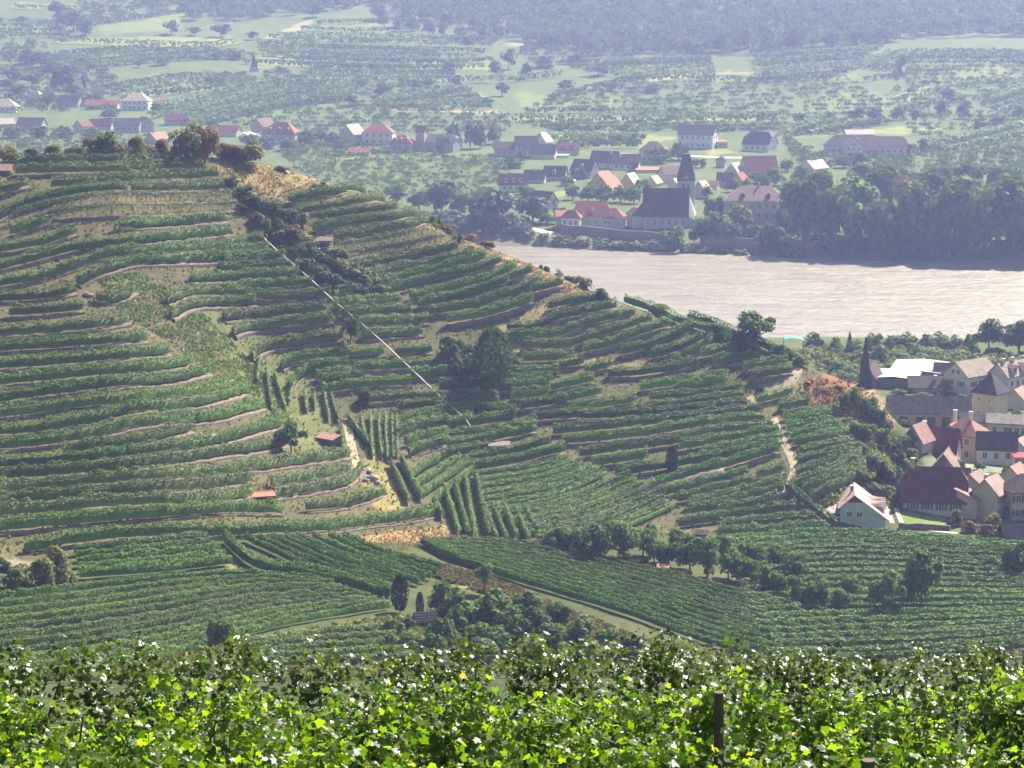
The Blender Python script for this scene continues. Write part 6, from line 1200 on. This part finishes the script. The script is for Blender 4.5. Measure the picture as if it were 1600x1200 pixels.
def grape_row(x0, y0, x1, y1, label, per_m, h, seed, posts, wires=(1.1, 1.5), w=0.85, lo=0.45, mat=None):
    mat = mat or M_grape; LM = LMS[mat.name]
    rng = np.random.default_rng(seed); L_ = math.hypot(x1 - x0, y1 - y0); k = int(L_ * per_m)
    root = empty('grapevine_row', (x0, y0, float(ground(x0, y0)))); tag(root, label, 'vine row', 'rows of the vineyard in front'); org = np.array(root.location)
    nx, ny = -(y1 - y0) / L_, (x1 - x0) / L_
    ns = int(L_ * 26); s0 = np.sort(rng.uniform(0, L_, ns)); vg = 0.45 + 0.8 * vnoise(s0 / 0.8, s0 * 0 + seed, seed) + 0.3 * vnoise(s0 / 2.6, s0 * 0 + seed, seed + 1)
    top = h * (0.68 + 0.32 * vg) * rng.uniform(.88, 1.05, ns); lean = rng.normal(0, .30, ns); side = rng.normal(0, .5, ns) * w
    j = rng.integers(0, ns, k); u = rng.random(k) ** 0.8; tipd = np.where(u > .72, (u - .72) * 1.6, 0)          # leaves sit along shoots that rise and nod over
    s = s0[j] + lean[j] * u + rng.normal(0, .055, k); lat = side[j] * (0.25 + 0.75 * u) * (1 + tipd * 1.4) * 0.55 + rng.normal(0, .06, k)
    z = lo + (top[j] - lo) * u - tipd * np.abs(side[j]) * 0.9 + rng.normal(0, .04, k)
    f = s / L_; cx = x0 + (x1 - x0) * f; cy = y0 + (y1 - y0) * f; a = np.where(lat < 0, pi, 0) + np.where(lat < 0, -1, 1) * np.clip(u * 1.5 + rng.normal(0, .3, k), 0, 1.5)
    P_ = np.stack([cx + nx * lat, cy + ny * lat, ground(cx, cy) + z], -1)
    Nn = np.stack([nx * np.cos(a) * .9, ny * np.cos(a) * .9, 0.25 + 0.35 * np.maximum(np.sin(a), 0)], -1) + rng.normal(0, .5, (k, 3))
    up = rng.random(k) < .24; Nn[up] = np.array([0.15, -0.15, 1.0]) + rng.normal(0, .3, (int(up.sum()), 3)); Fm = frames(Nn, rng); sc_ = rng.uniform(.055, .100, k) * np.where(rng.random(k) < .12, .6, 1)
    # leaves nearest the viewer and in the frame become single leaf objects
    score = P_[:, 1] - (P_[:, 2] - org[2]) * 0.9 + np.where(np.abs(P_[:, 0]) > P_[:, 1] * .235, 50, 0) - rng.random(k) * 0.3
    own = np.argsort(score)[:290]; mask = np.ones(k, bool); mask[own] = False
    for i in own:
        ob = link('leaf', LM[i % 4], root); R3 = mathutils.Matrix(Fm[i].tolist()); ob.matrix_local = mathutils.Matrix.Translation((P_[i] - org).tolist()) @ (R3 * float(sc_[i])).to_4x4()
    idx = np.nonzero(mask)[0]; Vs = np.empty((len(idx), 12, 3))
    for v in range(4):
        q = idx % 4 == v; j = idx[q]; Vs[q] = np.einsum('nij,kj->nki', Fm[j] * sc_[j, None, None], LV[v]) + (P_[j] - org)[:, None]
    T_ = (np.array(LT)[None] + np.arange(len(idx))[:, None, None] * 12).reshape(-1, 3)
    fo = link('foliage', mesh_np('foliage', Vs.reshape(-1, 3), tris=T_, mats=[mat]), root); fo['kind'] = 'stuff'
    sb = MB()
    for i in range(int(L_ / 1.1)):
        fx = (i + .5) * 1.1 / L_; bx, by = x0 + (x1 - x0) * fx - org[0], y0 + (y1 - y0) * fx - org[1]; bz = float(ground(bx + org[0], by + org[1])) - org[2]; j = rng.uniform(-.06, .06, 4)
        sb.tube((bx, by, bz - .1), (bx + j[0], by + j[1], bz + .7), .035, .028, 6); sb.tube((bx + j[0], by + j[1], bz + .68), (bx + j[0] + .3 * j[2] / .06, by + j[1], bz + 1.5), .018, .008, 5)
    st = sb.build('stems', M_bark, root); st['kind'] = 'stuff'
    for px_, top in posts:
        Yp = y0 + (y1 - y0) * .5
        for _ in range(3):
            xx = (px_ - CX) / F * Yp * 1.02; Yp = y0 + (y1 - y0) * (xx - x0) / (x1 - x0)
        xx, Yp = xx - nx * (-.28), Yp - .28; gz = float(ground(xx, Yp)); pb = MB(); pb.tube((xx - org[0], Yp - org[1], gz - .4 - org[2]), (xx - org[0] - .03, Yp - org[1], gz + top - org[2]), .055, .048, 10); pb.build('post', M_wood, root)
    for hz in wires:
        wb = MB(); kk = 14
        for i in range(kk):
            a_, b_ = i / kk, (i + 1) / kk; A2 = (x0 + (x1 - x0) * a_, y0 + (y1 - y0) * a_); B2 = (x0 + (x1 - x0) * b_, y0 + (y1 - y0) * b_)
            wb.tube((A2[0] - org[0], A2[1] - org[1] - .22, float(ground(*A2)) + hz - org[2]), (B2[0] - org[0], B2[1] - org[1] - .22, float(ground(*B2)) + hz - org[2]), .004, k=4)
        wb.build('wire', M_greywood, root)
    return root
grape_row(-9.6, 25.4, 9.6, 28.6, 'farthest leafy vine row of the vineyard in front, shade painted into its leaves', 1150, 1.86, 61, (), w=1.2, mat=M_grapeshade)
grape_row(-8.0, 19.85, 8.0, 22.05, 'middle tall vine row of the vineyard in front with a weathered post', 1500, 1.80, 62, ((1137, 1.7), (975, 1.42)))
grape_row(-6.4, 14.72, 6.4, 15.58, 'nearest vine row at the bottom edge of the picture', 1450, 1.74, 63, ((1372, 1.56),))
